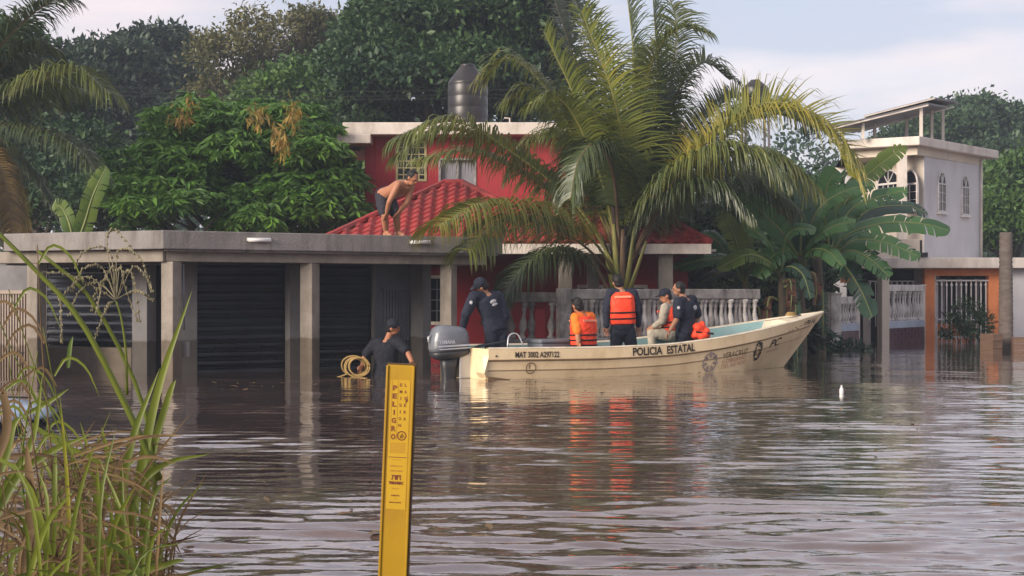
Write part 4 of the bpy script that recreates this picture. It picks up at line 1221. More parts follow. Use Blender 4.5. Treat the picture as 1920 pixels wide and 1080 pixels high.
def garden_wall():
    root = empty('garden_wall', (3.6, 33.4, -1.15), R(4), 'low dark block wall glimpsed behind the banana plants', 'wall')
    MB().span((0, 0, 0), (4.2, .2, 2.9)).build('wall', M['old_stone'], root, bevel=.02)
    MB().span((-.03, -.04, 2.9), (4.23, .24, 2.98)).build('coping', M['old_stone'], root, bevel=.02)
garden_wall()

# ------------------------------------------------------------------ grey balustrade along the red house's yard
def baluster_mesh(h, r, m):
    prof = [(r * .9, 0), (r * .9, h * .07), (r * .5, h * .12), (r * .62, h * .2), (r * 1.0, h * .33), (r * .85, h * .45), (r * .45, h * .62), (r * .38, h * .74), (r * .6, h * .82), (r * .5, h * .88), (r * .9, h * .93), (r * .9, h)]
    return MB().lathe(prof, n=10).mesh('baluster', m, smooth=True)
def balustrade():
    a = Vector((PX(1072, 24.3), 24.3, 0)); b = Vector((PX(1418, 25.9), 25.9, 0))
    d = (b - a); ln = d.length; ang = math.atan2(d.y, d.x)
    root = empty('balustrade', a, ang, 'weathered stone balustrade with thick top rail behind the boat', 'balustrade')
    zt = 1.30
    MB().span((-.06, -.10, zt - .185), (ln + .03, .10, zt)).build('rail', M['old_stone'], root, bevel=.02)
    MB().span((-.06, -.09, -1.15), (ln, .09, .44)).build('base_wall', M['old_stone'], root, bevel=.01)
    hh = zt - .185 - .44
    m1, m2 = baluster_mesh(hh, .078, M['pale_stone']), baluster_mesh(hh, .084, M['old_stone'])
    n = 36
    for i in range(n):
        o = link('baluster', m1 if i % 5 in (0, 3) and i > 9 else m2, root)
        o.location = ((i + .6) * ln / n, 0, .44); o.rotation_euler = (R(random.uniform(-2, 2)), R(random.uniform(-3, 3)), i)
    # square end post, at the corner
    MB().box((-.16, 0, .08), (.20, .22, 2.46)).build('post', M['old_stone'], root, bevel=.015)
    # left run, partly broken
    r2 = empty('balustrade', (PX(948, 24.9), 24.9, 0), R(-14), 'darker broken stretch of balustrade behind the stern, left of the seated man', 'balustrade')
    L2 = 1.0
    MB().span((0, -.09, 1.06), (L2, .09, 1.24)).build('rail', M['old_stone'], r2, bevel=.02)
    MB().span((0, -.085, -1.15), (L2, .085, .40)).build('base_wall', M['old_stone'], r2, bevel=.01)
    for i, x in enumerate((.12, .30, .48, .83)):
        o = link('baluster', m1 if i % 2 else m2, r2); o.location = (x, 0, .40); o.scale = (1, 1, .66 / hh); o.rotation_euler = (0, R((-6, 5, 0, 3)[i]), 0)
    MB().span((.55, -.03, .42), (.74, .03, .95)).build('red_panel', M['red_wall'], r2, bevel=.01)
balustrade()

# ------------------------------------------------------------------ right-hand house
def arch_window(root, name_parent, M4, w, h, arch, panes_x, panes_z, m_glass, fan=True, frame=.045):
    """pane, frame, glazing bars and a fan light over the transom; M4 maps x right, y outwards (towards viewer is -y), z up"""
    def put(mb, name, m, parent):
        mb.v = [tuple(M4 @ Vector(p)) for p in mb.v]
        return mb.build(name, m, parent)
    n = 10
    pts = [(-w / 2, 0), (w / 2, 0), (w / 2, h - arch)]
    for i in range(1, n): 
        a = math.pi * i / n; pts.append((w / 2 * math.cos(a), h - arch + arch * math.sin(a)))
    pts.append((-w / 2, h - arch))
    mb = MB(); k = len(pts)
    mb.add([(p[0], -.012, p[1]) for p in pts] + [(p[0], .02, p[1]) for p in pts], [tuple(range(k))] + [(i, k + i, k + (i + 1) % k, (i + 1) % k) for i in range(k)])
    win = put(mb, 'window', m_glass, name_parent)
    W = M['white_steel']
    for (a, b, c, d) in ((-w / 2 - frame, -w / 2, -.02, h - arch), (w / 2, w / 2 + frame, -.02, h - arch), (-w / 2, w / 2, -frame, 0), (-w / 2, w / 2, h - arch - frame / 2, h - arch + frame / 2)):
        put(MB().span((a, -.045, c), (b, .01, d)), 'frame', W, win)
    arc = [Vector(((w / 2 + frame / 2) * math.cos(math.pi * i / 12), -.02, h - arch + (arch + frame / 2) * math.sin(math.pi * i / 12))) for i in range(13)]
    put(MB().tube(arc, frame * .5, 6), 'frame', W, win)
    for i in range(1, panes_x):
        x = -w / 2 + w * i / panes_x; t = .014 if i * 2 == panes_x else .006
        put(MB().span((x - t, -.035, 0), (x + t, -.013, h - arch - frame / 2)), 'bar', W, win)
    for i in range(1, panes_z):
        z = (h - arch) * i / panes_z; put(MB().span((-w / 2, -.033, z - .006), (w / 2, -.014, z + .006)), 'bar', W, win)
    if fan:
        for a in (60, 90, 120):
            e = Vector((w / 2 * math.cos(R(a)), -.025, h - arch + arch * math.sin(R(a))))
            put(MB().bar((0, -.025, h - arch), e, .02, .018, up=(0, 1, 0)), 'bar', W, win)
    put(MB().span((-w / 2 - .09, -.10, -.10), (w / 2 + .09, .0, -frame - .003)), 'sill', W, win)
    return win

def white_house():
    C = Vector((PX(1733, 36.3), 36.3, 0))
    root = empty('white_house', (C.x, C.y, -1.15), 0, 'pale two storey house with arched windows, orange gate front and flat roof', 'house')
    off = Vector((C.x, C.y, -1.15))
    def put(mb, name, m, parent=root, **k):
        mb.v = [tuple(Vector(p) - off) for p in mb.v]
        return mb.build(name, m, parent, **k)
    Rd = Vector((PX(1838, 39.0) - C.x, 39.0 - 36.3, 0)); RL = Rd.length; Rd.normalize()     # along the right face
    Rn = Vector((-Rd.y, Rd.x, 0))                                                          # into the house
    Lw = Vector((PX(1600, 37.4), 37.4, 0)); Ld = (Lw - C); LL = Ld.length; Ld.normalize(); Ln = Vector((Ld.y, -Ld.x, 0))
    z0, z1 = 2.05, 4.92
    # upper storey block
    p0 = C; p1 = C + Rd * RL; p2 = p1 + Rn * 4.5; p3 = Vector((PX(1640, 42.8), 42.8, 0)); p4 = C + Ld * LL
    # right face wall
    put(MB().prism([p0, p1, p1 + Rn * .2, p0 + Rn * .2 + Vector((-.06, .06, 0))], 0, z1), 'right_wall', M['house_wall'])
    put(MB().prism([p1 + Rn * .203, p2, p2 - Rd * .2, p1 + Rn * .203 - Rd * .2], -1.15, z1), 'rear_wall', M['house_wall'])
    # left face: porch recess; its wall a little behind, warm sunlit tone painted as cream
    e0 = C + Ld * .02 + Ln * .0; 
    put(MB().prism([C + Ld * .03, C + Ld * .5, C + Ld * .5 + Ln * .2, C + Ld * .03 + Ln * .2], z0, z1), 'porch_wall', M['cream_and_sunlit'])
    q0 = C + Ld * .503 + Ln * .02; q1 = C + Ld * LL + Ln * .9
    put(MB().prism([q0, q0 + Vector((0, .2, 0)), q1 + Vector((0, .2, 0)), q1], z0, z1), 'porch_wall', M['cream_and_sunlit'])
    put(MB().prism([C + Ld * .0 + Ln * .25, p1 + Rn * .3, p2, p3, p4 + Ln * 1.2], z0 - .2, z0), 'floor_slab', M['white_trim'])
    # roof slab
    s = [C + Rd * -.25 - Vector((.2, .45, 0)), C + Rd * (RL + .55) + Rn * -.45, p2 + Rd * .5, p3 + Vector((-.5, 0, 0)), C + Ld * (LL + 1.1) - Ln * .55]
    s = [Vector((PX(1724, 35.6), 35.6, 0)), Vector((PX(1873, 39.3), 39.3, 0)), p2 + Rd * .6, p3 + Vector((-.5, .3, 0)), Vector((PX(1572, 36.7), 36.7, 0))]
    put(MB().prism(s, 5.02, 5.25), 'roof_slab', M['white_trim'], bevel=.02)
    s2 = [Vector((PX(1720, 35.9), 35.9, 0)), C + Rd * (RL + .02) + Vector((0, -.02, 0)), p2, p3, Vector((PX(1585, 37.0), 37.0, 0))]
    put(MB().prism(s2, 4.80, 5.018), 'cornice', M['cream_and_sunlit'])
    # free porch column
    cc = Vector((PX(1691, 36.1), 36.1, 0))
    put(MB().span((cc.x - .11, cc.y - .11, z0), (cc.x + .11, cc.y + .11, 4.8)), 'porch_column', M['white_trim'], bevel=.01)
    # windows on the right face
    for px, ylo, yhi in ((1765, 395, 324), (1809, 401, 331)):
        s_ = (px - 960) / F_PX
        # meet the sight line with the right face
        t = (C.x * Rd.y - C.y * Rd.x) / (s_ * Rd.y - Rd.x)
        Pw = Vector((s_ * t, t, 0)); zl, zh = PZ(ylo, t), PZ(yhi, t)
        M4 = Matrix.Identity(4)
        M4.col[0][:3] = Rd; M4.col[1][:3] = Rn; M4.col[2][:3] = (0, 0, 1)
        M4.translation = Vector((Pw.x, Pw.y, zl)) - off
        arch_window(root, root, M4, .42, zh - zl, .30, 4, 3, M['glass'], frame=.03)
    # wide arched windows in the porch, either side of the column
    qd = (q0 - q1); qd.z = 0; qd.normalize(); qn = Vector((-qd.y, qd.x, 0))
    for px, w in ((1668, .85), (1708, .55)):
        s_ = (px - 960) / F_PX
        t = (q0.x * qd.y - q0.y * qd.x) / (s_ * qd.y - qd.x)
        Pw = Vector((s_ * t, t, 0)); zl, zh = PZ(390, t), PZ(321, t)
        M4 = Matrix.Identity(4); M4.col[0][:3] = qd; M4.col[1][:3] = qn; M4.col[2][:3] = (0, 0, 1)
        M4.translation = Vector((Pw.x, Pw.y, zl)) - off - qn * .02
        arch_window(root, root, M4, w, zh - zl, .34, 4 if w > .6 else 2, 3, M['glass'], fan=w > .6, frame=.05)
    # drainpipe at the right corner
    pp = C + Rd * (RL - .06) - Rn * .06
    put(MB().tube([(pp.x, pp.y, z0), (pp.x, pp.y, 4.95)], .035, 8), 'drainpipe', M['white_trim'], smooth=True)
    # balcony parapet, railing bits
    put(MB().span((PX(1610, 35.6), 35.55, z0 - .1), (PX(1728, 35.6), 35.65, z0 + .55)), 'balcony_wall', M['cream_and_sunlit'], bevel=.01)
    put(MB().span((PX(1712, 35.0), 34.95, 2.12), (PX(1739, 35), 35.15, 2.24)), 'roof_box', M['cable'], bevel=.01)
    put(MB().tube([(PX(1728, 35), 35.05, 2.2), (PX(1728, 35), 35.05, 2.55)], .03, 6), 'roof_pipe', M['cable'])
    # ground floor: canopy slab
    Yf = 35.0
    put(MB().span((PX(1600, Yf), Yf, PZ(503, Yf)), (PX(2010, Yf), 38.5, PZ(483, Yf))), 'canopy_slab', M['white_trim'], bevel=.02)
    zc = PZ(503, Yf)
    Yo = 35.4
    # orange front frame round the gate
    gx0, gx1 = PX(1753, Yo), PX(1854, Yo)
    zt = PZ(517, Yo)
    put(MB().span((PX(1734, Yo), Yo, -1.15), (gx0, Yo + .25, zt)), 'gate_pier', M['orange'], bevel=.01)
    put(MB().span((gx1, Yo, -1.15), (PX(1876, Yo), Yo + .25, zt)), 'gate_pier', M['orange'], bevel=.01)
    put(MB().span((PX(1734, Yo), Yo - .003, zt), (PX(1876, Yo), Yo + .25, zc - .003)), 'lintel', M['orange'])
    put(MB().span((PX(1876, Yo) + .01, Yo - .1, -1.15), (PX(2010, Yo), Yo + .15, zc - .002)), 'side_wall', M['house_wall'], bevel=.01)
    put(MB().span((gx0, Yo + 1.6, -1.15), (gx1 + 1.6, Yo + 1.7, zc)), 'porch_back', M['inner_shade'])
    for i, px in enumerate((1768, 1800, 1832)):
        put(MB().span((PX(px, Yo + 1.5) - .05, Yo + 1.50, -1.15), (PX(px, Yo + 1.5) + .05, Yo + 1.59, 1.6)), 'porch_post', M['house_wall'])
    put(MB().span((gx0, Yo + .9, -1.15), (gx1, Yo + 1.0, .42)), 'low_wall', M['orange'])
    # white steel gate: rails and spear-topped bars
    gate = put(MB().span((gx0, Yo + .02, PZ(526, Yo) - .02), (gx1, Yo + .06, PZ(526, Yo) + .02)), 'gate', M['white_steel'])
    for py in (599, 632):
        put(MB().span((gx0, Yo + .02, PZ(py, Yo) - .018), (gx1, Yo + .06, PZ(py, Yo) + .018)), 'rail', M['white_steel'], gate)
    put(MB().span((gx0, Yo + .02, PZ(634.5, Yo) - .05), (gx0 + .03, Yo + .06, zt)), 'rail', M['white_steel'], gate)
    n = 11
    for i in range(n):
        x = gx0 + (gx1 - gx0) * (i + .5) / n
        mb = MB().box((x, Yo + .04, .62), (.028, .022, 1.52))
        mb.lathe([(.012, 0), (.034, .03), (.026, .06), (.004, .13)], (x, Yo + .04, 1.38), 8)
        put(mb, 'bar', M['white_steel'], gate)
    # railing over the fence, left of the gate
    rail = put(MB().span((PX(1628, Yo + .5), Yo + .5, PZ(527, Yo) - .015), (PX(1716, Yo + .5), Yo + .53, PZ(527, Yo) + .015)), 'railing', M['white_steel'])
    for i in range(9):
        x = PX(1632 + i * 10, Yo + .5); mb = MB().box((x, Yo + .515, .9), (.022, .02, 1.1)); mb.lathe([(.012, 0), (.03, .03), (.004, .10)], (x, Yo + .515, 1.44), 8)
        put(mb, 'bar', M['white_steel'], rail)
    put(MB().span((PX(1590, Yo + 1.2), Yo + 1.2, -1.15), (PX(1734, Yo + 1.2), Yo + 1.35, zc)), 'porch_back', M['inner_shade'])
    put(MB().span((PX(1584, Yo), Yo + .3, PZ(530, Yo)), (PX(1602, Yo), Yo + .5, zc)), 'lintel', M['orange'])
    put(MB().span((PX(1632, Yo), Yo + .6, -1.15), (PX(1644, Yo), Yo + .75, PZ(530, Yo))), 'porch_post', M['white_trim'])
    # pergola of sloping sheets on the roof
    zr = 5.25
    def sheet(a, b, c, d, name):
        t = Vector((0, 0, .05)); put(MB().add([a, b, c, d, a + t, b + t, c + t, d + t], [(3, 2, 1, 0), (4, 5, 6, 7), (0, 1, 5, 4), (1, 2, 6, 5), (2, 3, 7, 6), (3, 0, 4, 7)]), name, M['panel_grey'])
    def edge(a, b): put(MB().bar(a, b, .03, .035), 'sheet_edge', M['white_trim'])
    a, b = P(1620, 220, 36.2), P(1752, 186, 36.2); c, d = P(1797, 193, 38.6), P(1660, 226, 38.6)
    sheet(a, b, c, d, 'roof_sheet'); edge(a + Vector((0, -.03, .02)), b + Vector((0, -.03, .02)))
    a, b = P(1548, 243, 35.9), P(1740, 196, 35.9); c, d = P(1778, 203, 38.2), P(1600, 250, 38.2)
    sheet(a, b, c, d, 'roof_sheet'); edge(a + Vector((0, -.03, -.02)), b + Vector((0, -.03, -.02)))
    edge(d + Vector((0, -.5, -.03)), c + Vector((0, -.5, -.03)))
    for px, py, Y in ((1727, 199, 36.0), (1618, 226, 36.1), (1640, 223, 37.2), (1747, 205, 37.6), (1768, 206, 38.1), (1700, 214, 38.0)):
        z = PZ(py, Y); x = PX(px, Y)
        put(MB().span((x - .035, Y - .035, zr - .02), (x + .035, Y + .035, z)), 'sheet_post', M['white_trim'])
    return root
white_house()

# front fence of the white house: two pillars with baluster panels over maroon tiles
def fence_panel(pa, pb, label, post_a=None, post_b=None):
    a, b = Vector(pa), Vector(pb); d = b - a; ln = d.length; ang = math.atan2(d.y, d.x)
    root = empty('baluster_fence', (a.x, a.y, 0), ang, label, 'fence', 'baluster fence of the white house')
    zt = post_a
    MB().span((0, -.07, zt - .16), (ln, .07, zt)).build('rail', M['pale_stone'], root, bevel=.012)
    zb = .54
    MB().span((0, -.075, zb - .17), (ln, .075, zb)).build('blue_band', M['blue_band'], root, bevel=.008)
    MB().span((0, -.06, -1.15), (ln, .06, zb - .172)).build('base_wall', M['maroon_tile'], root)
    tm = MB().box((0, 0, 0), (.19, .02, .085)).mesh('tile', M['maroon_tile'])
    nx = max(2, int(ln / .2))
    for j in range(5):
        for i in range(nx):
            o = link('tile', tm, root); o.location = ((i + .5) * ln / nx, -.064 - .003 * ((i + j) % 2), zb - .22 - j * .094); o.scale = (ln / nx / .2, 1, 1)
    hh = zt - .16 - zb; bm_ = baluster_mesh(hh, .06, M['pale_stone']); n = max(3, int(ln / .15))
    for i in range(n):
        o = link('baluster', bm_, root); o.location = ((i + .5) * ln / n, 0, zb); o.rotation_euler = (0, R(random.uniform(-3, 3)), i)
def fence():
    A = Vector((PX(1562, 30.4), 30.4, 0)); B_ = Vector((PX(1656, 33.0), 33.0, 0)); C = Vector((PX(1730, 34.9), 34.9, 0))
    d = (C - A).normalized()
    def pillar(p, w, zt, label, m, rot):
        r = empty('fence_pillar', (p.x, p.y, -1.15), rot, label, 'pillar', 'pillars of the white house fence')
        MB().span((-w / 2, -w / 2, 0), (w / 2, w / 2, zt + 1.15)).build('shaft', m, r, bevel=.012)
        MB().prism([(-w / 2 - .02, -w / 2 - .02), (w / 2 + .02, -w / 2 - .02), (w / 2 + .02, w / 2 + .02), (-w / 2 - .02, w / 2 + .02)], zt + 1.15, zt + 1.18).build('cap', m, r, bevel=.008)
    pillar(A, .26, 1.20, 'stained white pillar nearest the boat bow', M['pale_stone'], R(20))
    pillar(B_, .21, PZ(519, 33), 'tall cream pillar in the middle of the fence', M['cream_and_sunlit'], R(20))
    pillar(C, .10, 1.40, 'slim white post where the fence meets the orange gate', M['white_trim'], R(20))
    q = A.lerp(B_, .46)
    pillar(q, .10, 1.16, 'slim white post at the end of the shorter baluster panel', M['white_trim'], R(20))
    fence_panel(A + d * .16, q - d * .06, 'short baluster panel over maroon tiles behind the hanging banana leaves', 1.14)
    fence_panel(B_ + d * .13, C - d * .06, 'longer baluster panel over maroon tiles left of the orange gate', 1.42)
fence()

# palm stump and timbers at the right edge
def stump():
    Y = 28.8; x = PX(1886, Y)
    root = empty('palm_stump', (x, Y, -1.15), 0, 'bare ringed palm trunk cut off at the top, standing in the water', 'tree trunk')
    top = PZ(436, Y) + 1.15
    prof = []; z = 0; i = 0
    while z < top:
        prof.append((.150 + .012 * (i % 2) - .008 * z + random.uniform(-.003, .003), z)); z += .045; i += 1
    prof.append((.12, top))
    MB().lathe(prof, n=16).build('trunk', M['palm_trunk'], root, smooth=True)
    for k, (pxa, pxb, py0, py1, Yk, rz) in enumerate(((1851, 1872, 626, 664, 28.3, .35), (1899, 1935, 632, 664, 28.3, -.2))):
        xa, xb = PX(pxa, Yk), PX(pxb, Yk)
        c = empty('timber_crate', ((xa + xb) / 2, Yk, -.2), rz, 'brown wooden crate half sunk ' + ('left' if k == 0 else 'right') + ' of the cut palm trunk', 'crate', 'sunken wooden crates')
        w = (xb - xa); h = PZ(py0, Yk) + .2
        for j in range(4):
            MB().span((-w / 2, -.15, j * h / 4 + .004), (w / 2, -.12, (j + 1) * h / 4 - .004)).build('board', M['timber'], c)
        for sx in (-1, 1):
            MB().span((sx * w / 2 - .02 * sx, -.118, 0), (sx * w / 2, .25, h + .004)).build('side', M['timber'], c)
        MB().span((-w / 2 + .021, -.117, h - .05), (w / 2 - .021, .25, h - .01)).build('lid', M['timber'], c)
stump()

# bush before the gate
def gate_bush():
    Y = 34.4; lob = []
    for (px, py, rx, ry, rd) in ((1812, 590, 30, 26, .3), (1790, 615, 22, 20, .25), (1838, 612, 22, 22, .25), (1800, 628, 30, 12, .3)):
        s = Y / F_PX; lob.append((np.array(P(px, py, Y)), np.array([rx * s, rd, ry * s])))
    root = empty('potted_bush', (PX(1812, Y), Y, -.6), 0, 'leafy bush in front of the white barred gate', 'bush')
    off = np.array([PX(1812, Y), Y, -.6])
    cc, cen, d = crown_points(lob, 130, 9, .06, 66)
    V, Fq = leaves_np(cen - off, d, .14, .045, seed=66, droop=.2)
    link('foliage', np_mesh('foliage', V, Fq, M['tree_dark']), root)
    mb = MB()
    for i in range(7): limb(mb, (0, 0, 0), (random.uniform(-.35, .35), random.uniform(-.2, .2), random.uniform(.5, 1.3)), .02, .006, i)
    mb.build('stems', M['trunk'], root, smooth=True)
gate_bush()
# dark weed under the bow pillar
def weed():
    lob = []
    for (px, py, Y, rx, ry) in ((1495, 625, 28.5, 45, 30), (1525, 640, 29, 22, 16), (1460, 615, 28, 40, 30), (1590, 656, 29.5, 35, 4)):
        s = Y / F_PX; lob.append((np.array(P(px, py, Y)), np.array([rx * s, .3, ry * s])))
    cc, cen, d = crown_points(lob, 260, 10, .09, 67, low=-.9)
    V, Fq = leaves_np(cen, d, .20, .06, seed=67, droop=.3)
    tag(link('weeds', np_mesh('weeds', V, Fq, M['banana_dark'])), 'dark tangled weeds at the foot of the banana plants', 'weeds', kind='stuff')
weed()

# overhead cables against the trees
for k, (y0, y1, y2, Y) in enumerate(((150, 171, 168, 40), (158, 180, 177, 40.3), (166, 186, 184, 40.1))):
    pts = spline([P(-60, y0, Y), P(450, y1, Y), P(980, y2, Y)], 30)
    o = MB().tube(pts, .008, 5).build('power_cable', M['cable'])
    tag(o, ['upper', 'middle', 'lower'][k] + 'most thin overhead cable crossing the left trees', 'cable', 'overhead cables')
# ------------------------------------------------------------------ the rescue launch
def lerp_tab(x, tab):
    return float(np.interp(x, [t[0] for t in tab], [t[1] for t in tab]))
def smooth_tab(tab, n=57):
    """tabulated curve, smoothed"""
    xs = np.linspace(0, 7, n); v = np.interp(xs, [t[0] for t in tab], [t[1] for t in tab])
    for _ in range(5):
        v[1:-1] = .25 * v[:-2] + .5 * v[1:-1] + .25 * v[2:]
    return list(zip(xs, v))
ZG = smooth_tab([(0, .44), (2, .425), (3.2, .45), (4.2, .535), (5.2, .655), (6.2, .79), (7, .90)])
HB = smooth_tab([(0, .68), (1, .77), (2.5, .84), (4, .82), (5, .70), (6, .45), (6.6, .24), (7, .035)])
def section(x):
    b, zg = lerp_tab(x, HB), lerp_tab(x, ZG)
    f = min(1, max(0, (x - 4.2) / 2.8)); f = f * f * (3 - 2 * f)
    low = b * (.93 - .44 * f) - .045 * (1 - f)
    return [(b, zg), (b + .006, zg - .15 - .01 * f), (b - .034 * (1 - .6 * f), zg - .172 - .015 * f), (b * (1 - .10 * f) - .048 * (1 - f), zg - .30 - .05 * f), (b * (1 - .12 * f) - .062 * (1 - f), zg - .315 - .05 * f),
            (low, min(.0, zg - .44) - .02 + .0 * f), (low * .80, -.16), (0.0, -.30)], f, zg
def hull_pt(x, k_or_z, side=-1, by_z=False):
    lv, f, zg = section(x)
    if by_z:
        z = k_or_z
        for i in range(len(lv) - 1):
            if lv[i][1] >= z >= lv[i + 1][1]:
                u = (lv[i][1] - z) / max(1e-6, lv[i][1] - lv[i + 1][1]); y = lv[i][0] + (lv[i + 1][0] - lv[i][0]) * u; break
        else: y = lv[0][0]
    else:
        y, z = lv[k_or_z]
    xa = x - f * 1.0 * (zg - z)
    return Vector((xa, side * y, z))
def boat():
    root = empty('rescue_boat', BOAT_O, BOAT_A, 'long cream open launch with teal inside carrying uniformed rescuers', 'boat')
    root.scale = (.965, 1, 1)
    n = 64
    xs = [7 * i / n for i in range(n + 1)]
    mb = MB()
    for side in (-1, 1):
        V = [hull_pt(x, k, side) for x in xs for k in range(8)]
        Fq = []
        for i in range(n):
            for k in range(7):
                q = (i * 8 + k, i * 8 + k + 1, (i + 1) * 8 + k + 1, (i + 1) * 8 + k)
                Fq.append(q if side > 0 else q[::-1])
        mb.add(V, Fq)
    hull = mb.build('hull', M['boat_cream'], root, smooth=False)
    me = hull.data
    # smooth along the length, keep the strakes' edges
    me.polygons.foreach_set('use_smooth', [True] * len(me.polygons))
    em = hull.modifiers.new('edges', 'EDGE_SPLIT'); em.split_angle = R(24)
    # transom and stern corner
    lv, f, zg = section(0)
    pts = [Vector((0, -l[0], l[1])) for l in lv] + [Vector((0, l[0], l[1])) for l in lv[::-1][1:]]
    k = len(pts)
    MB().add([p + Vector((-.002, 0, 0)) for p in pts] + [p + Vector((.05, 0, 0)) for p in pts], [tuple(range(k))] + [(i, (i + 1) % k, k + (i + 1) % k, k + i) for i in range(k)]).build('transom', M['boat_cream'], root)
    # lower aft pod, seen as the notch under the stern quarter
    for s in (-1, 1):
        V = [(-.06, s * .60, .34), (-.06, s * .66, .10), (.0, s * .62, .02), (.0, s * .69, .34), (-.06, s * .40, .34), (-.06, s * .40, .10), (0, s * .40, .02), (0, s * .40, .34)]
        MB().add(V, [(0, 1, 2, 3), (4, 7, 6, 5), (0, 4, 5, 1), (1, 5, 6, 2), (3, 7, 4, 0)]).build('stern_pod', M['boat_cream'], root)
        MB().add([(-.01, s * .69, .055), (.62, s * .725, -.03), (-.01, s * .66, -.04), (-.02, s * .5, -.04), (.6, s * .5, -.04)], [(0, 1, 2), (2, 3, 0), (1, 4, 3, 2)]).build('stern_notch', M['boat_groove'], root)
    # seams below the strakes, their shadow put in as dark colour
    for k, r in ((2, .011), (4, .006)):
        p = [hull_pt(x, k, -1) + Vector((0, .004, 0)) for x in xs[:-2]]
        MB().tube(p, r, 5).build('seam', M['boat_groove'], root, smooth=True)
        p = [hull_pt(x, k, 1) for x in xs[:-2]]
        MB().tube(p, r, 5).build('seam', M['boat_groove'], root, smooth=True)
    # inside skin, gunwale and floor
    def inner(x, side):
        b, zg = lerp_tab(x, HB), lerp_tab(x, ZG)
        c = max(.0, b - .075)
        fq = section(x)[1]
        def rk(v): return Vector((v.x - fq * max(0, zg - v.z), v.y, v.z))
        return [rk(v) for v in [Vector((x, side * b, zg + .004)), Vector((x, side * (b - .01), zg + .022)), Vector((x, side * max(0, c + .012), zg + .022)), Vector((x, side * c, zg + .0)), Vector((x, side * max(0, c - .02 - .16 * fq), zg - .24)), Vector((x, side * max(0, c - .10 - .30 * fq), -.06)), Vector((x, side * max(0, c - .2 - .35 * fq), -.12)), Vector((x, 0, -.12))]]
    gun = MB(); ins = MB()
    xi = [x for x in xs if x <= 6.1]
    for side in (-1, 1):
        V = [p for x in xs for p in inner(x, side)[:4]]
        Fq = [(i * 4 + k, i * 4 + k + 1, (i + 1) * 4 + k + 1, (i + 1) * 4 + k)[::(-1 if side > 0 else 1)] for i in range(n) for k in range(3)]
        gun.add(V, Fq)
        V = [p for x in xi for p in inner(x, side)[3:]]
        Fq = [(i * 5 + k, i * 5 + k + 1, (i + 1) * 5 + k + 1, (i + 1) * 5 + k)[::(-1 if side > 0 else 1)] for i in range(len(xi) - 1) for k in range(4)]
        ins.add(V, Fq)
    gun.build('gunwale', M['boat_edge'], root, smooth=True)
    ins.build('inner_skin', M['boat_teal'], root, smooth=True)
    # foredeck with a hatch board
    V = []; dk = [x for x in xs if x >= 6.0]
    for x in dk:
        b, zg = lerp_tab(x, HB), lerp_tab(x, ZG); c = max(0, b - .07)
        V += [(x, -c, zg - .01), (x, 0, zg + .03), (x, c, zg - .01)]
    Fq = [(i * 3 + k, (i + 1) * 3 + k, (i + 1) * 3 + k + 1, i * 3 + k + 1) for i in range(len(dk) - 1) for k in range(2)]
    mbd = MB().add(V, Fq)
    b, zg = lerp_tab(6.0, HB), lerp_tab(6.0, ZG); c = b - .07
    mbd.add([(6.0, -c, zg - .01), (6.0, 0, zg + .03), (6.0, c, zg - .01), (5.75, c * .55, zg - .3), (5.75, -c * .55, zg - .3)], [(0, 1, 2, 3, 4)])
    mbd.build('foredeck', M['boat_edge'], root)
    for x in (.95, 2.2, 3.55, 4.9):
        b, zg = lerp_tab(x, HB) - .09, lerp_tab(x, ZG)
        MB().span((x - .17, -b, zg - .20), (x + .17, b, zg - .15)).build('thwart', M['boat_teal'], root, bevel=.012)
        MB().span((x - .13, -b + .06, -.118), (x - .10, b - .06, zg - .203)).build('thwart_riser', M['boat_teal'], root)
    # bow cleat, rowlocks and a stub rail at the stern
    MB().tube([(6.45, -.05, .86), (6.45, .05, .86)], .018, 6).tube([(6.45, 0, .80), (6.45, 0, .87)], .015, 6).build('cleat', M['motor_dark'], root, smooth=True)
    MB().tube(spline([(.35, -.62, .46), (.40, -.58, .62), (.55, -.56, .64), (.64, -.6, .46)], 12), .012, 6).build('hand_rail', M['motor_silver'], root, smooth=True)
    MB().lathe([(.0, 0), (.014, .0), (.014, .008), (.0, .008)], n=10).build('bolt', M['motor_dark'], root).matrix_local = Matrix.Translation(hull_pt(.12, .34, -1, True) + Vector((0, -.002, 0))) @ Matrix.Rotation(R(90), 4, 'X')
    # lettering laid on the near side
    def decal(name, vs, fs, x0, dz0, m, slant=True, out=.0085):
        W = []
        for v in vs:
            x = x0 + v.x
            lv, f, zg = section(x)
            z = zg - dz0 + v.y
            # undo the stem's rake so letters keep their width
            xx = x + f * (zg - z)
            p = hull_pt(min(xx, 6.99), z - (section(min(xx, 6.99))[2] - zg) * 0, -1, True)
            W.append(p + Vector((0, -out, 0)))
        o = MB().add(W, fs).build(name, m, root)
        return o
    def word(s, x0, dz0, h, m, width=None, bold=.0, sp=1.0, shear=0):
        vs, fs, w = text_mesh(s, h * 1.42, bold=bold, sp=sp)
        k = (width / w) if width else 1
        for v in vs: v.x = v.x * k + v.y * shear
        return decal('lettering', vs, fs, x0, dz0, m)
    word('MAT 3002 A297122', .42, .122, .080, M['ink'], width=.72, bold=.003)
    word('POLICIA', 2.42, .130, .115, M['ink'], width=.55, bold=.005)
    word('ESTATAL', 3.06, .130, .115, M['ink'], width=.54, bold=.005)
    word('70 A-J', 6.38, .115, .075, M['ink'], width=.34, bold=.002)
    word('VERACRUZ', 4.22, .325, .085, M['ink_brown'], width=.58, bold=.0012)
    word('GOBIERNO', 4.22, .405, .062, M['ink_red'], width=.56)
    word('DEL ESTADO', 4.22, .482, .062, M['ink_red'], width=.58)
    word('PC', 5.40, .33, .125, M['ink'], width=.28, bold=.003, shear=.3)
    word('PROTECCION CIVIL', 5.36, .41, .03, M['ink_brown'], width=.38)
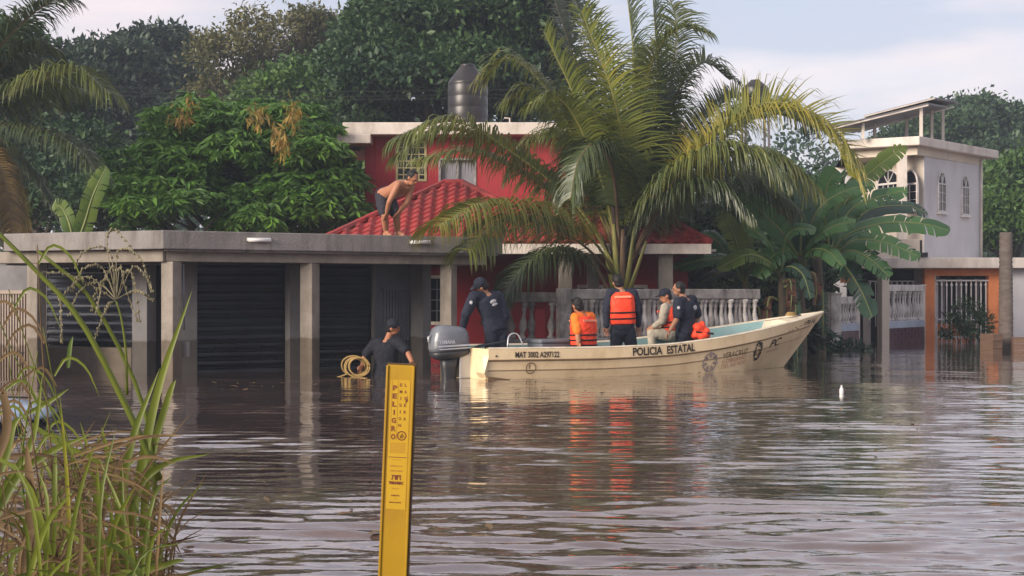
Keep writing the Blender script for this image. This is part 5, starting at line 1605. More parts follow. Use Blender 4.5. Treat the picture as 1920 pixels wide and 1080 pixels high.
    def ring(cx, dz, r, t, m, n=28, sx=1.0):
        vs = []; fs = []
        for i in range(n):
            a = 2 * math.pi * i / n
            vs += [Vector((cx + math.cos(a) * r * sx, math.sin(a) * r, 0)), Vector((cx + math.cos(a) * (r - t) * sx, math.sin(a) * (r - t), 0))]
        for i in range(n): j = (i + 1) % n; fs.append((2 * i, 2 * j, 2 * j + 1, 2 * i + 1))
        return vs, fs
    # round mark with an L near the stern
    vs, fs = ring(0, 0, .085, .016, M['ink_brown']); decal('round_mark', vs, fs, .70, .28, M['ink_brown'])
    vs = [Vector(p) for p in ((-.03, -.045, 0), (-.012, -.045, 0), (-.012, .05, 0), (-.03, .05, 0), (-.012, -.028, 0), (.035, -.045, 0), (.035, -.028, 0))]
    decal('round_mark', vs, [(0, 1, 2, 3), (1, 5, 6, 4)], .70, .28, M['ink_brown'])
    # faded police star: ring, rays and a shield
    vs, fs = ring(0, 0, .150, .024, M['ink_pale']); decal('emblem', vs, fs, 3.96, .35, M['ink_pale'])
    vs = []; fs = []
    for i in range(7):
        a = 2 * math.pi * i / 7 + math.pi / 2; b = len(vs)
        vs += [Vector((math.cos(a) * .175, math.sin(a) * .175, 0)), Vector((math.cos(a - .28) * .10, math.sin(a - .28) * .10, 0)), Vector((math.cos(a) * .05, math.sin(a) * .05, 0)), Vector((math.cos(a + .28) * .10, math.sin(a + .28) * .10, 0))]
        fs.append((b, b + 1, b + 2, b + 3))
    decal('emblem', vs, fs, 3.96, .35, M['ink_pale'], out=.0095)
    # dark crest before the PC letters
    vs = []; fs = []; q = random.Random(3)
    for i in range(16):
        a = 2 * math.pi * i / 16; rr = .095 + .025 * q.random(); b = len(vs); c = Vector((math.cos(a) * rr * .8, math.sin(a) * rr * 1.25, 0)); s = .018 + .014 * q.random()
        vs += [c + Vector((-s, -s * .6, 0)), c + Vector((s * .8, -s, 0)), c + Vector((s, s * .7, 0)), c + Vector((-s * .6, s, 0))]; fs.append((b, b + 1, b + 2, b + 3))
    decal('emblem', vs, fs, 5.08, .33, M['ink'], out=.009)
    vs, fs = ring(0, 0, .05, .018, M['ink_brown']); decal('emblem', vs, fs, 5.08, .35, M['ink_brown'], out=.0095)
    vs, fs = ring(0, 0, .035, .016, M['ink']); decal('emblem', vs, fs, 5.11, .235, M['ink'], out=.0095)
    # scuffs by the bow
    for i in range(9):
        x = 5.6 + q.random() * .8; vs = [Vector((0, 0, 0)), Vector((.03 + .05 * q.random(), -.004, 0)), Vector((.03 + .04 * q.random(), .012, 0)), Vector((0, .010, 0))]
        decal('scuff', vs, [(0, 1, 2, 3)], x, .05 + .09 * q.random(), M['ink_brown'])
    return root
BOAT = boat()
def bpt(x, y, z): return Vector((BOAT_O.x + x * math.cos(BOAT_A) - y * math.sin(BOAT_A), BOAT_O.y + x * math.sin(BOAT_A) + y * math.cos(BOAT_A), z))

def outboard():
    c = bpt(-.27, 0, 0)
    root = empty('outboard_motor', c, BOAT_A, 'grey outboard motor with silver stripe hanging on the boat stern', 'motor')
    # cowl: rounded box lofted from rings
    def loft(rings, n=20, p=3.2):
        vs = []; fs = []
        for (z, x0, x1, hw, dz) in rings:
            cx, hx = (x0 + x1) / 2, (x1 - x0) / 2
            for i in range(n):
                a = 2 * math.pi * i / n; ca, sa = math.cos(a), math.sin(a)
                rr = (abs(ca) ** p + abs(sa) ** p) ** (-1 / p)
                x = cx + hx * ca * rr
                vs.append((x, hw * sa * rr, z + dz * (ca * rr)))
        m = len(rings)
        for j in range(m - 1):
            for i in range(n): fs.append((j * n + i, j * n + (i + 1) % n, (j + 1) * n + (i + 1) % n, (j + 1) * n + i))
        fs += [tuple(range(n - 1, -1, -1)), tuple(range((m - 1) * n, m * n))]
        return MB().add(vs, fs)
    loft([(.40, -.30, .27, .165, .02), (.46, -.32, .28, .185, .02), (.56, -.315, .275, .19, .015), (.66, -.29, .255, .18, .01), (.72, -.26, .22, .16, 0), (.755, -.20, .15, .12, -.01), (.765, -.12, .06, .07, -.01)]).build('cowl', M['motor'], root, smooth=True)
    loft([(.29, -.20, .20, .13, .02), (.33, -.29, .30, .165, .02), (.385, -.31, .30, .18, .02), (.395, -.30, .28, .17, .02)]).build('lower_cowl', M['motor_dark'], root, smooth=True)
    loft([(-.55, -.08, .07, .05, 0), (-.1, -.10, .08, .06, 0), (.15, -.13, .10, .08, 0), (.30, -.16, .14, .11, 0)]).build('midsection', M['motor_dark'], root, smooth=True)
    MB().span((-.28, -.11, -.30), (.10, .11, -.275)).build('cavitation_plate', M['motor_dark'], root, bevel=.01)
    MB().ell((-.06, 0, -.52), (.20, .055, .06)).build('gearcase', M['motor_dark'], root, smooth=True)
    pr = MB()
    for i in range(3):
        a = 2 * math.pi * i / 3
        pr.bar((-.27, 0, -.52), (-.29, math.cos(a) * .13, -.52 + math.sin(a) * .13), .07, .012, up=(1, .4, 0))
    pr.build('propeller', M['motor_dark'], root)
    for s in (-1, 1):
        MB().span((.10, s * .11 - .015, .0), (.34, s * .11 + .015, .38)).build('clamp', M['motor_silver'], root, bevel=.01)
    MB().tube([(.2, 0, .36), (.45, -.05, .46), (.85, -.14, .52)], [.022, .02, .024], 8).build('tiller', M['motor_dark'], root, smooth=True)
    # silver flash and maker's name on the near side and name on the other
    for (z0, z1, dx) in ((.455, .478, 0), (.418, .432, .02)):
        MB().add([(-.28 + dx, -.196, z0), (.22, -.196, z0 + .02), (.24, -.193, z1 + .02), (-.29 + dx, -.193, z1)], [(0, 1, 2, 3)]).build('stripe', M['motor_silver'], root)
    vs, fs, w = text_mesh('YAMAHA', .08, bold=.0025)
    k = .26 / w
    MB().add([Vector((v.x * k - .27, -.200 + .010 * max(0, (v.y - .0) / .06), .505 + v.y * 1.0)) for v in vs], fs).build('lettering', M['motor_silver'], root)
    MB().tube([(-.30, 0, .62), (-.345, 0, .60), (-.345, 0, .54), (-.31, 0, .52)], .014, 6).build('rear_handle', M['motor_silver'], root, smooth=True)
outboard()

def gear():
    # dark equipment chest near the stern and a coil of mooring line on the foredeck
    c = bpt(1.58, .12, -.12)
    root = empty('gear_chest', c, BOAT_A, 'dark blue grey equipment chest standing in the boat behind the stooping officer', 'chest')
    MB().span((-.38, -.22, 0), (.42, .22, .60)).build('chest_body', M['motor'], root, bevel=.02)
    MB().span((-.40, -.24, .60), (.44, .24, .66)).build('lid', M['motor'], root, bevel=.02)
    MB().tube(spline([(.36, -.2, .64), (.37, -.22, .85), (.33, -.2, 1.0)], 8), .008, 6).build('whip', M['cable'], root, smooth=True)
    r2 = empty('mooring_line', bpt(6.05, -.02, .845), BOAT_A, 'short coil of pale rope lying on the foredeck', 'rope')
    for i in range(4):
        pts = [(math.cos(a) * (.10 - .012 * i), math.sin(a) * (.08 - .01 * i), .012 + .016 * i) for a in [2 * math.pi * k / 20 for k in range(21)]]
        MB().tube(pts, .009, 6).build('loop', M['rope'], r2, smooth=True)
gear()
# ------------------------------------------------------------------ people
def remesh(mb, voxel, smooth_it=2, wrinkle=0.0, wscale=9.0, seed=0):
    me = mb.mesh('tmp')
    o = bpy.data.objects.new('tmp', me); COL.objects.link(o)
    md = o.modifiers.new('r', 'REMESH'); md.mode = 'VOXEL'; md.voxel_size = voxel; md.use_smooth_shade = True
    if smooth_it:
        sm = o.modifiers.new('s', 'SMOOTH'); sm.iterations = smooth_it; sm.factor = .5
    dg = bpy.context.evaluated_depsgraph_get()
    out = bpy.data.meshes.new_from_object(o.evaluated_get(dg))
    bpy.data.objects.remove(o); bpy.data.meshes.remove(me)
    out.polygons.foreach_set('use_smooth', [True] * len(out.polygons))
    if wrinkle:
        n = len(out.vertices); co = np.empty(n * 3, np.float32); no = np.empty(n * 3, np.float32)
        out.vertices.foreach_get('co', co); out.vertices.foreach_get('normal', no)
        co = co.reshape(-1, 3); no = no.reshape(-1, 3)
        q = np.random.default_rng(seed); h = np.zeros(n)
        for _ in range(9):
            k = q.normal(size=3); k *= wscale * q.uniform(.8, 2.6) / np.linalg.norm(k) * 2.2
            h += np.abs(np.sin(co @ k + q.uniform(0, 6.28) + 1.2 * np.sin(co @ (k[::-1] * .6)))) - .63
        co += no * (h / 3 * wrinkle)[:, None]
        out.vertices.foreach_set('co', co.ravel()); out.update()
    return out

def person(J, label, clothes, skin='skin', hair='hair', cap=None, H=1.0, group=None, origin=None, grip=('relax', 'relax'), look=(0, 1, 0), bare=False):
    """J: joint positions in the world. clothes: list of dicts."""
    base = origin or Vector((J['pel'].x, J['pel'].y, min(J['la'].z, J['ra'].z) - .08))
    root_name = 'person'
    J = {k: Vector(v) - base for k, v in J.items()}
    f = Vector(look).normalized()
    spine_top = (J['ls'] + J['rs']) / 2
    up0 = (J['head'] - J['neck']).normalized()
    u = (up0 - f * up0.dot(f)); u = u.normalized() if u.length > .1 else Vector((0, 0, 1))
    s = f.cross(u).normalized()
    HM = Matrix((s, f, u)).transposed()
    hip_ax = (J['rh'] - J['lh']).normalized(); sh_ax = (J['rs'] - J['ls']).normalized()
    sp = spline([J['pel'], J['pel'].lerp(spine_top, .5) + J.get('bow', Vector((0, 0, 0))) * 0, spine_top], 9)
    def ring(mb_rings, t, hw, hd):
        k = t * 8; i = min(7, max(0, int(math.floor(k)))); c = sp[i] + (sp[i + 1] - sp[i]) * (k - i)
        tan = (sp[min(8, i + 1)] - sp[max(0, i)]).normalized()
        ax = hip_ax.lerp(sh_ax, min(1, max(0, t))); ax = (ax - tan * ax.dot(tan)).normalized()
        dp = tan.cross(ax).normalized()
        mb_rings.append((c, ax * hw, dp * hd))
    def ringloft(rings, mb, n=18, p=2.4):
        vs = []; fs = []
        for (c, a, d) in rings:
            for j in range(n):
                an = 2 * math.pi * j / n; ca, sa = math.cos(an), math.sin(an)
                rr = (abs(ca) ** p + abs(sa) ** p) ** (-1 / p)
                vs.append(c + a * (ca * rr) + d * (sa * rr))
        m = len(rings)
        for i in range(m - 1):
            for j in range(n): fs.append((i * n + j, i * n + (j + 1) % n, (i + 1) * n + (j + 1) % n, (i + 1) * n + j))
        fs += [tuple(range(n - 1, -1, -1)), tuple(range((m - 1) * n, m * n))]
        mb.add(vs, fs)
    TOR = [(-.16, .09, .085), (-.06, .150, .105), (.04, .168, .118), (.22, .155, .110), (.42, .138, .102), (.62, .152, .112), (.80, .168, .118), (.93, .165, .105), (1.02, .12, .08), (1.10, .065, .06)]
    def torso(mb, t0, t1, inf, wf=1.0):
        rg = []
        for (t, w, d) in TOR:
            if t0 <= t <= t1: ring(rg, t, (w + inf) * wf * H, (d + inf) * H)
        ringloft(rg, mb)
    def limbt(mb, a, b, r0, r1, bulge=.0, n=7, t1=1.0):
        pts = [a.lerp(b, t1 * i / (n - 1)) for i in range(n)]
        rad = [(r0 + (r1 - r0) * i / (n - 1) + bulge * math.sin(math.pi * i / (n - 1))) * H for i in range(n)]
        mb.tube(pts, rad, 12); mb.ell(pts[0], [rad[0]] * 3); mb.ell(pts[-1], [rad[-1]] * 3)
    # -------- the body, one continuous surface
    mb = MB()
    torso(mb, -1, 2, 0)
    limbt(mb, spine_top.lerp(J['neck'], -.2), J['neck'].lerp(J['head'], .45), .058, .052)
    for q in 'lr':
        limbt(mb, spine_top.lerp(J[q + 's'], .45), J[q + 's'], .065, .058)
        limbt(mb, J[q + 's'], J[q + 'e'], .054, .041, .006)
        limbt(mb, J[q + 'e'], J[q + 'w'], .041, .027, .006)
        limbt(mb, J[q + 'h'], J[q + 'k'], .088, .058, .004)
        limbt(mb, J[q + 'k'], J[q + 'a'], .056, .036, .010)
        t = J.get(q + 't') or (J[q + 'a'] + Vector((f.x, f.y, 0)).normalized() * .17 + Vector((0, 0, -.05)))
        limbt(mb, J[q + 'a'] + (J[q + 'a'] - t) * .25 + Vector((0, 0, -.045)), t, .036, .028)
        limbt(mb, J[q + 'a'], J[q + 'a'].lerp(t, .5), .038, .034)
        # hand with five fingers
        w = J[q + 'w']; d = J.get(q + 'hd'); d = (d if d is not None else (w - J[q + 'e'])).normalized()
        sd = d.cross(f)
        if sd.length < .2: sd = d.cross(Vector((0, 0, 1)))
        sd.normalize(); pn = d.cross(sd).normalized()
        curl = 1.0 if grip[0 if q == 'l' else 1] == 'grip' else .38
        flip = J.get(q + 'palm'); pn = pn if flip is None else (pn if pn.dot(flip) > 0 else -pn)
        PM = Matrix((sd, pn, d)).transposed()
        mb.ell(w + d * .05, (.043, .018, .055), PM)
        for i, (o, ln) in enumerate(((-.031, .068), (-.011, .078), (.010, .074), (.030, .060))):
            a = w + d * .088 + sd * o; d1 = (d + pn * curl * .6).normalized(); d2 = (d + pn * curl * 2.0).normalized()
            b = a + d1 * ln * .55; c = b + d2 * ln * .5
            mb.tube([a - d * .02, a, b, c], [.0105, .0105, .0098, .0085], 8); mb.ell(c, (.0085,) * 3)
        a = w + d * .03 + sd * -.038; b = a + (d * .6 - sd * .6 + pn * .4).normalized() * .042; c = b + (d + pn * curl).normalized() * .032
        mb.tube([a, b, c], [.0135, .0115, .0095], 8); mb.ell(c, (.0095,) * 3)
    h = J['head']
    mb.ell(h + u * .018 - f * .004, (.074 * H, .094 * H, .100 * H), HM, 18, 12)
    mb.ell(h - u * .050 + f * .026, (.055 * H, .060 * H, .060 * H), HM)
    mb.ell(h - u * .012 + f * .092, (.013, .020, .024), HM); mb.ell(h + u * .028 + f * .080, (.05, .018, .012), HM)
    mb.ell(h - u * .052 + f * .083, (.024, .012, .010), HM)
    for sg in (-1, 1): mb.ell(h + s * (.076 * sg) - u * .002 - f * .008, (.012, .022, .032), HM)
    me = remesh(mb, .0075, 2)
    me.materials.append(M[skin])
    body = bpy.data.objects.new('person', me); COL.objects.link(body); body.location = base
    tag(body, label, 'person', group)
    for sg in (-1, 1):
        MB().ell(h + s * (.031 * sg) + u * .006 + f * .084, (.011, .008, .007), HM, 8, 5).build('eye', M['hair'], body, smooth=True)
    MB().ell(h - u * .053 + f * .0935, (.020, .004, .004), HM, 10, 5).build('mouth', M['rust_cloth'], body, smooth=True)
    # hair or cap
    hm = MB()
    hm.ell(h + u * .034 - f * .018, (.080 * H, .092 * H, .096 * H), HM, 20, 12); hm.ell(h - u * .02 - f * .045, (.072 * H, .06 * H, .07 * H), HM, 16, 10)
    hme = remesh(hm, .009, 1, .004, 26, 3); hme.materials.append(M[hair]); link('hair', hme, body)
    if cap:
        cm = MB(); cm.ell(h + u * .050 - f * .008, (.088 * H, .102 * H, .090 * H), HM, 20, 12)
        cm.ell(h + u * .048 + f * .115, (.070, .070, .010), HM, 16, 6)
        cme = remesh(cm, .010, 1); cme.materials.append(M[cap]); link('cap', cme, body)
    for c in clothes:
        mb = MB(); k = c['kind']; inf = c.get('inf', .016)
        if k == 'shirt':
            torso(mb, c.get('t0', -.06), 1.03, inf)
            for q in 'lr':
                limbt(mb, spine_top.lerp(J[q + 's'], .4), J[q + 's'], .064 + inf, .062 + inf)
                limbt(mb, J[q + 's'], J[q + 'e'], .062 + inf, .050 + inf, .004, t1=c.get('sleeve', .62))
                if c.get('long'): limbt(mb, J[q + 'e'], J[q + 'w'], .046 + inf, .032 + inf, t1=.95)
        elif k == 'trousers':
            torso(mb, -.2, .10, inf)
            mb.ell(J['pel'].lerp((J['lh'] + J['rh']) / 2, 1.0), (.14, .12, .11))
            for q in 'lr':
                limbt(mb, J[q + 'h'], J[q + 'k'], .092 + inf, .064 + inf, .004, t1=c.get('cut', 1.0))
                if c.get('cut', 1.0) >= 1: limbt(mb, J[q + 'k'], J[q + 'a'], .062 + inf, .050 + inf, t1=.97)
        elif k == 'vest':
            rg = []
            for (t, w_, d_) in ((.10, .165, .125), (.2, .172, .135), (.45, .168, .135), (.7, .172, .140), (.88, .158, .135), (.98, .125, .11), (1.04, .085, .09)):
                ring(rg, t, (w_ + inf) * H, (d_ + inf) * H)
            ringloft(rg, mb, 20, 2.9)
        me = remesh(mb, c.get('vox', .012), 2, c.get('wr', .008), c.get('ws', 9), c.get('seed', 1))
        me.materials.append(M[c['m']])
        co = link(c.get('name', k), me, body)
        if k == 'vest':
            for t in c.get('bands', (.26, .44)):
                rg = []; ring(rg, t, (.170 + inf) * H * 1.015, (.135 + inf) * H * 1.03); ctr, a, d = rg[0]
                nn = 28; pts = []
                for j in range(nn + 1):
                    an = 2 * math.pi * j / nn; ca, sa = math.cos(an), math.sin(an); rr = (abs(ca) ** 2.9 + abs(sa) ** 2.9) ** (-1 / 2.9)
                    pts.append(ctr + a * ca * rr + d * sa * rr)
                MB().tube(pts, .013, 6).build('strap', M['strap'], co, smooth=True)
            for t in (.90,):
                rg = []; ring(rg, t, .150 * H, (.132 + inf) * H * 1.08); ctr, a, d = rg[0]
                for sg in (-1, 1):
                    MB().bar(ctr + a * -.85 + d * sg, ctr + a * .85 + d * sg, .012, .03).build('reflective_strip', M['reflect'], co)
        if k == 'shirt' and c.get('badge'):
            for (t, ax_, sgn, w_, h_) in c['badge']:
                rg = []; ring(rg, t, (.165 + inf) * H, (.118 + inf) * H); ctr, a, d = rg[0]
                n_ = d.normalized() * sgn; pc = ctr + a * ax_ + d * sgn * 1.0
                tn = (sp[8] - sp[0]).normalized()
                PMx = Matrix((a.normalized(), n_, tn)).transposed()
                MB().ell(pc, (w_, .010, h_), PMx, 14, 8).build('badge', M['badge'], co, smooth=True)
        if k == 'shirt' and c.get('arm_badge'):
            for q in c['arm_badge']:
                pc = J[q + 's'].lerp(J[q + 'e'], .35) + Vector((0, -(.062 + inf) * H, 0))
                MB().ell(pc, (.024, .008, .028), None, 12, 8).build('badge', M['badge'], co, smooth=True)
    for extra in J.get('_', []): pass
    return body

def JJ(Y, **k):
    out = {}
    for n, v in k.items():
        if n.endswith('hd') or n.endswith('palm'): out[n] = Vector(v); continue
        out[n] = P(v[0], v[1], Y + (v[2] if len(v) > 2 else 0))
    return out

def person_fix(J):
    return J
# officer standing in the launch, back turned, orange vest
J = JJ(21.5, head=(1158, 529, .02), neck=(1163, 542), ls=(1145, 550), rs=(1187, 550), le=(1137, 584, -.03), re=(1196, 582, .0), lw=(1137, 612, -.06), rw=(1197, 610, .08), pel=(1168, 614), lh=(1158, 622), rh=(1179, 622), lk=(1153, 664, .05), rk=(1186, 664, .05), la=(1150, 703), ra=(1189, 703))
person(J, 'officer in orange life vest standing with back turned in mid boat', [dict(kind='shirt', m='navy', long=True, sleeve=1.0, seed=1), dict(kind='trousers', m='navy_dark', seed=2), dict(kind='vest', m='orange_vest', inf=.030, seed=3)], look=(-.35, .95, 0))
# belt gear for him
# man in orange shirt, seated by the gunwale
J = JJ(20.75, head=(1083, 573, 0), neck=(1087, 587), ls=(1079, 596, -.06), rs=(1107, 594, .12), le=(1083, 626, -.16), re=(1113, 624, .14), lw=(1085, 647, -.20), rw=(1104, 645, .30), pel=(1094, 656, .02), lh=(1085, 660, -.04), rh=(1104, 659, .06), lk=(1067, 668, .30), rk=(1088, 668, .40), la=(1064, 706, .34), ra=(1087, 706, .44))
J['lhd'] = Vector((-.1, -.3, -1))
person(J, 'person in bright orange shirt and life vest seated, hand on the gunwale', [dict(kind='shirt', m='orange_shirt', sleeve=.85, inf=.018, seed=4), dict(kind='trousers', m='rust_cloth', seed=5), dict(kind='vest', m='orange_vest', inf=.022, seed=6, bands=(.14, .30, .46))], look=(-.55, .83, -.05), skin='skin_tan')
# officer in navy at the bow side, facing left
J = JJ(22.06, head=(1273, 542, -.02), neck=(1281, 556), ls=(1272, 567, -.16), rs=(1298, 563, .14), le=(1270, 596, -.24), re=(1309, 594, .16), lw=(1256, 620, -.28), rw=(1296, 616, .20), pel=(1286, 624), lh=(1278, 630, -.08), rh=(1294, 630, .08), lk=(1274, 668, -.05), rk=(1296, 668, .05), la=(1278, 703), ra=(1300, 703))
person(J, 'bareheaded officer in navy uniform standing nearest the bow, looking left', [dict(kind='shirt', m='navy', sleeve=.85, inf=.024, seed=7, badge=[(.80, .35, -1, .05, .04)], arm_badge='l'), dict(kind='trousers', m='navy_dark', seed=8)], look=(-.95, .18, -.05))
# person in cap, seated on the far side
J = JJ(22.7, head=(1248, 556, 0), neck=(1255, 569), ls=(1247, 577, -.14), rs=(1262, 576, .14), le=(1242, 602, -.18), re=(1258, 602, .18), lw=(1227, 611, -.14), rw=(1236, 612, .12), pel=(1261, 624), lh=(1256, 628, -.08), rh=(1260, 628, .08), lk=(1222, 624, -.10), rk=(1226, 626, .10), la=(1224, 668, -.1), ra=(1230, 668, .1))
person(J, 'person in dark cap, beige clothes and red life vest sitting on the far side', [dict(kind='shirt', m='beige_cloth', sleeve=1.0, long=True, seed=9), dict(kind='trousers', m='beige_cloth', seed=10), dict(kind='vest', m='orange_vest', inf=.018, seed=11)], look=(-.92, -.15, -.3), cap='navy_dark', skin='skin_tan')
# officer stooping over the motor
J = JJ(20.45, head=(903, 536, -.05), neck=(911, 547), ls=(889, 556, -.10), rs=(934, 556, .12), le=(874, 588, -.10), re=(946, 592, .10), lw=(868, 612, .0), rw=(938, 620, .16), pel=(930, 616, .10), lh=(921, 622, .06), rh=(939, 621, .14), lk=(921, 664, -.02), rk=(944, 664, .06), la=(926, 704, .06), ra=(948, 704, .12))
person(J, 'officer in dark navy uniform and cap stooping over the outboard motor', [dict(kind='shirt', m='navy', sleeve=1.0, long=True, inf=.024, seed=12, badge=[(.84, .05, -1, .055, .03), (.74, .12, -1, .05, .022)], arm_badge='l'), dict(kind='trousers', m='navy_dark', seed=13)], look=(-.75, .35, -.45), cap='navy_dark')
# man wading with a coil of rope
J = JJ(20.6, head=(737, 614, -.05), neck=(729, 630), ls=(703, 645, .06), rs=(747, 642, -.04), le=(684, 668, .02), re=(764, 660, -.14), lw=(678, 690, -.05), rw=(774, 682, -.24), pel=(722, 708), lh=(712, 714), rh=(734, 714), lk=(712, 768, -.05), rk=(736, 768, -.05), la=(712, 826), ra=(736, 826))
J['lhd'] = Vector((-.2, -.2, -1)); J['rhd'] = Vector((.25, -.2, -1))
person(J, 'man in black shirt and black cap wading waist deep with a rope coil', [dict(kind='shirt', m='black_cloth', sleeve=.80, inf=.026, seed=14, t0=-.2), dict(kind='trousers', m='black_cloth', seed=15)], look=(.95, -.12, -.12), cap='black_cloth', grip=('grip', 'grip'), skin='skin_tan')
# shirtless man bending on the flat roof
J = JJ(21.85, head=(773, 334, -.46), neck=(764, 340, -.40), ls=(771, 351, -.28), rs=(747, 346, -.50), le=(763, 380, -.34), re=(730, 378, -.50), lw=(748, 398, -.24), rw=(725, 399, -.36), pel=(722, 366, .06), lh=(728, 371, .14), rh=(717, 371, -.02), lk=(743, 405, -.10), rk=(721, 404, -.24), la=(746, 435, .06), ra=(724, 435, -.06))
J['lt'] = J['la'] + Vector((.10, -.12, -.055)); J['rt'] = J['ra'] + Vector((.08, -.14, -.055))
person(J, 'shirtless man in dark shorts bending with hands on knees on the flat roof', [dict(kind='trousers', m='short_dark', cut=.86, inf=.022, seed=16, name='shorts')], look=(.72, -.42, -.55), skin='skin_tan', origin=Vector((J['pel'].x, J['pel'].y, 2.116)))

# rope coil
def rope():
    c = P(670, 686, 20.5)
    root = empty('rope_coil', (c.x, c.y, c.z - .16), 0, 'straw coloured coil of rope hanging from the wading man\'s hand', 'rope')
    q = random.Random(2)
    for i in range(6):
        r = .15 + .03 * q.random(); pts = []
        tx, ty = q.uniform(-.25, .25), q.uniform(-.5, .5)
        for k in range(25):
            a = 2 * math.pi * k / 24
            pts.append(Vector((math.cos(a) * r * (1 - .12 * i / 6) + q.uniform(-.004, .004) + .02 * (i - 3), -.02 * i + ty * .10 * math.sin(a) + .04, .15 + math.sin(a) * r * .82 + tx * .05)))
        MB().tube(pts, .013, 6).build('loop', M['rope'], root, smooth=True)
    MB().tube(spline([(-.13, 0, .05), (-.26, -.03, .0), (-.40, -.06, -.02)], 10), .013, 6).build('loose_end', M['rope'], root, smooth=True)
rope()

# spare vest lying by the officer
def spare_vest():
    c = P(1320, 622, 22.0)
    mb = MB()
    q = random.Random(8)
    for i in range(7): mb.ell((q.uniform(-.12, .12), q.uniform(-.08, .08), q.uniform(-.10, .06)), (.10, .08, .07), Matrix.Rotation(q.uniform(0, 3), 3, 'Y'))
    mb.ell((-.03, 0, .08), (.06, .06, .10))
    me = remesh(mb, .013, 2, .015, 10, 4); me.materials.append(M['orange_vest'])
    o = link('life_vest', me); o.location = c
    tag(o, 'crumpled red orange life vest lying in the boat behind the navy officer', 'life vest')
    MB().bar((-.14, -.10, .0), (.14, -.10, -.03), .02, .03).build('strap', M['strap'], o)
spare_vest()
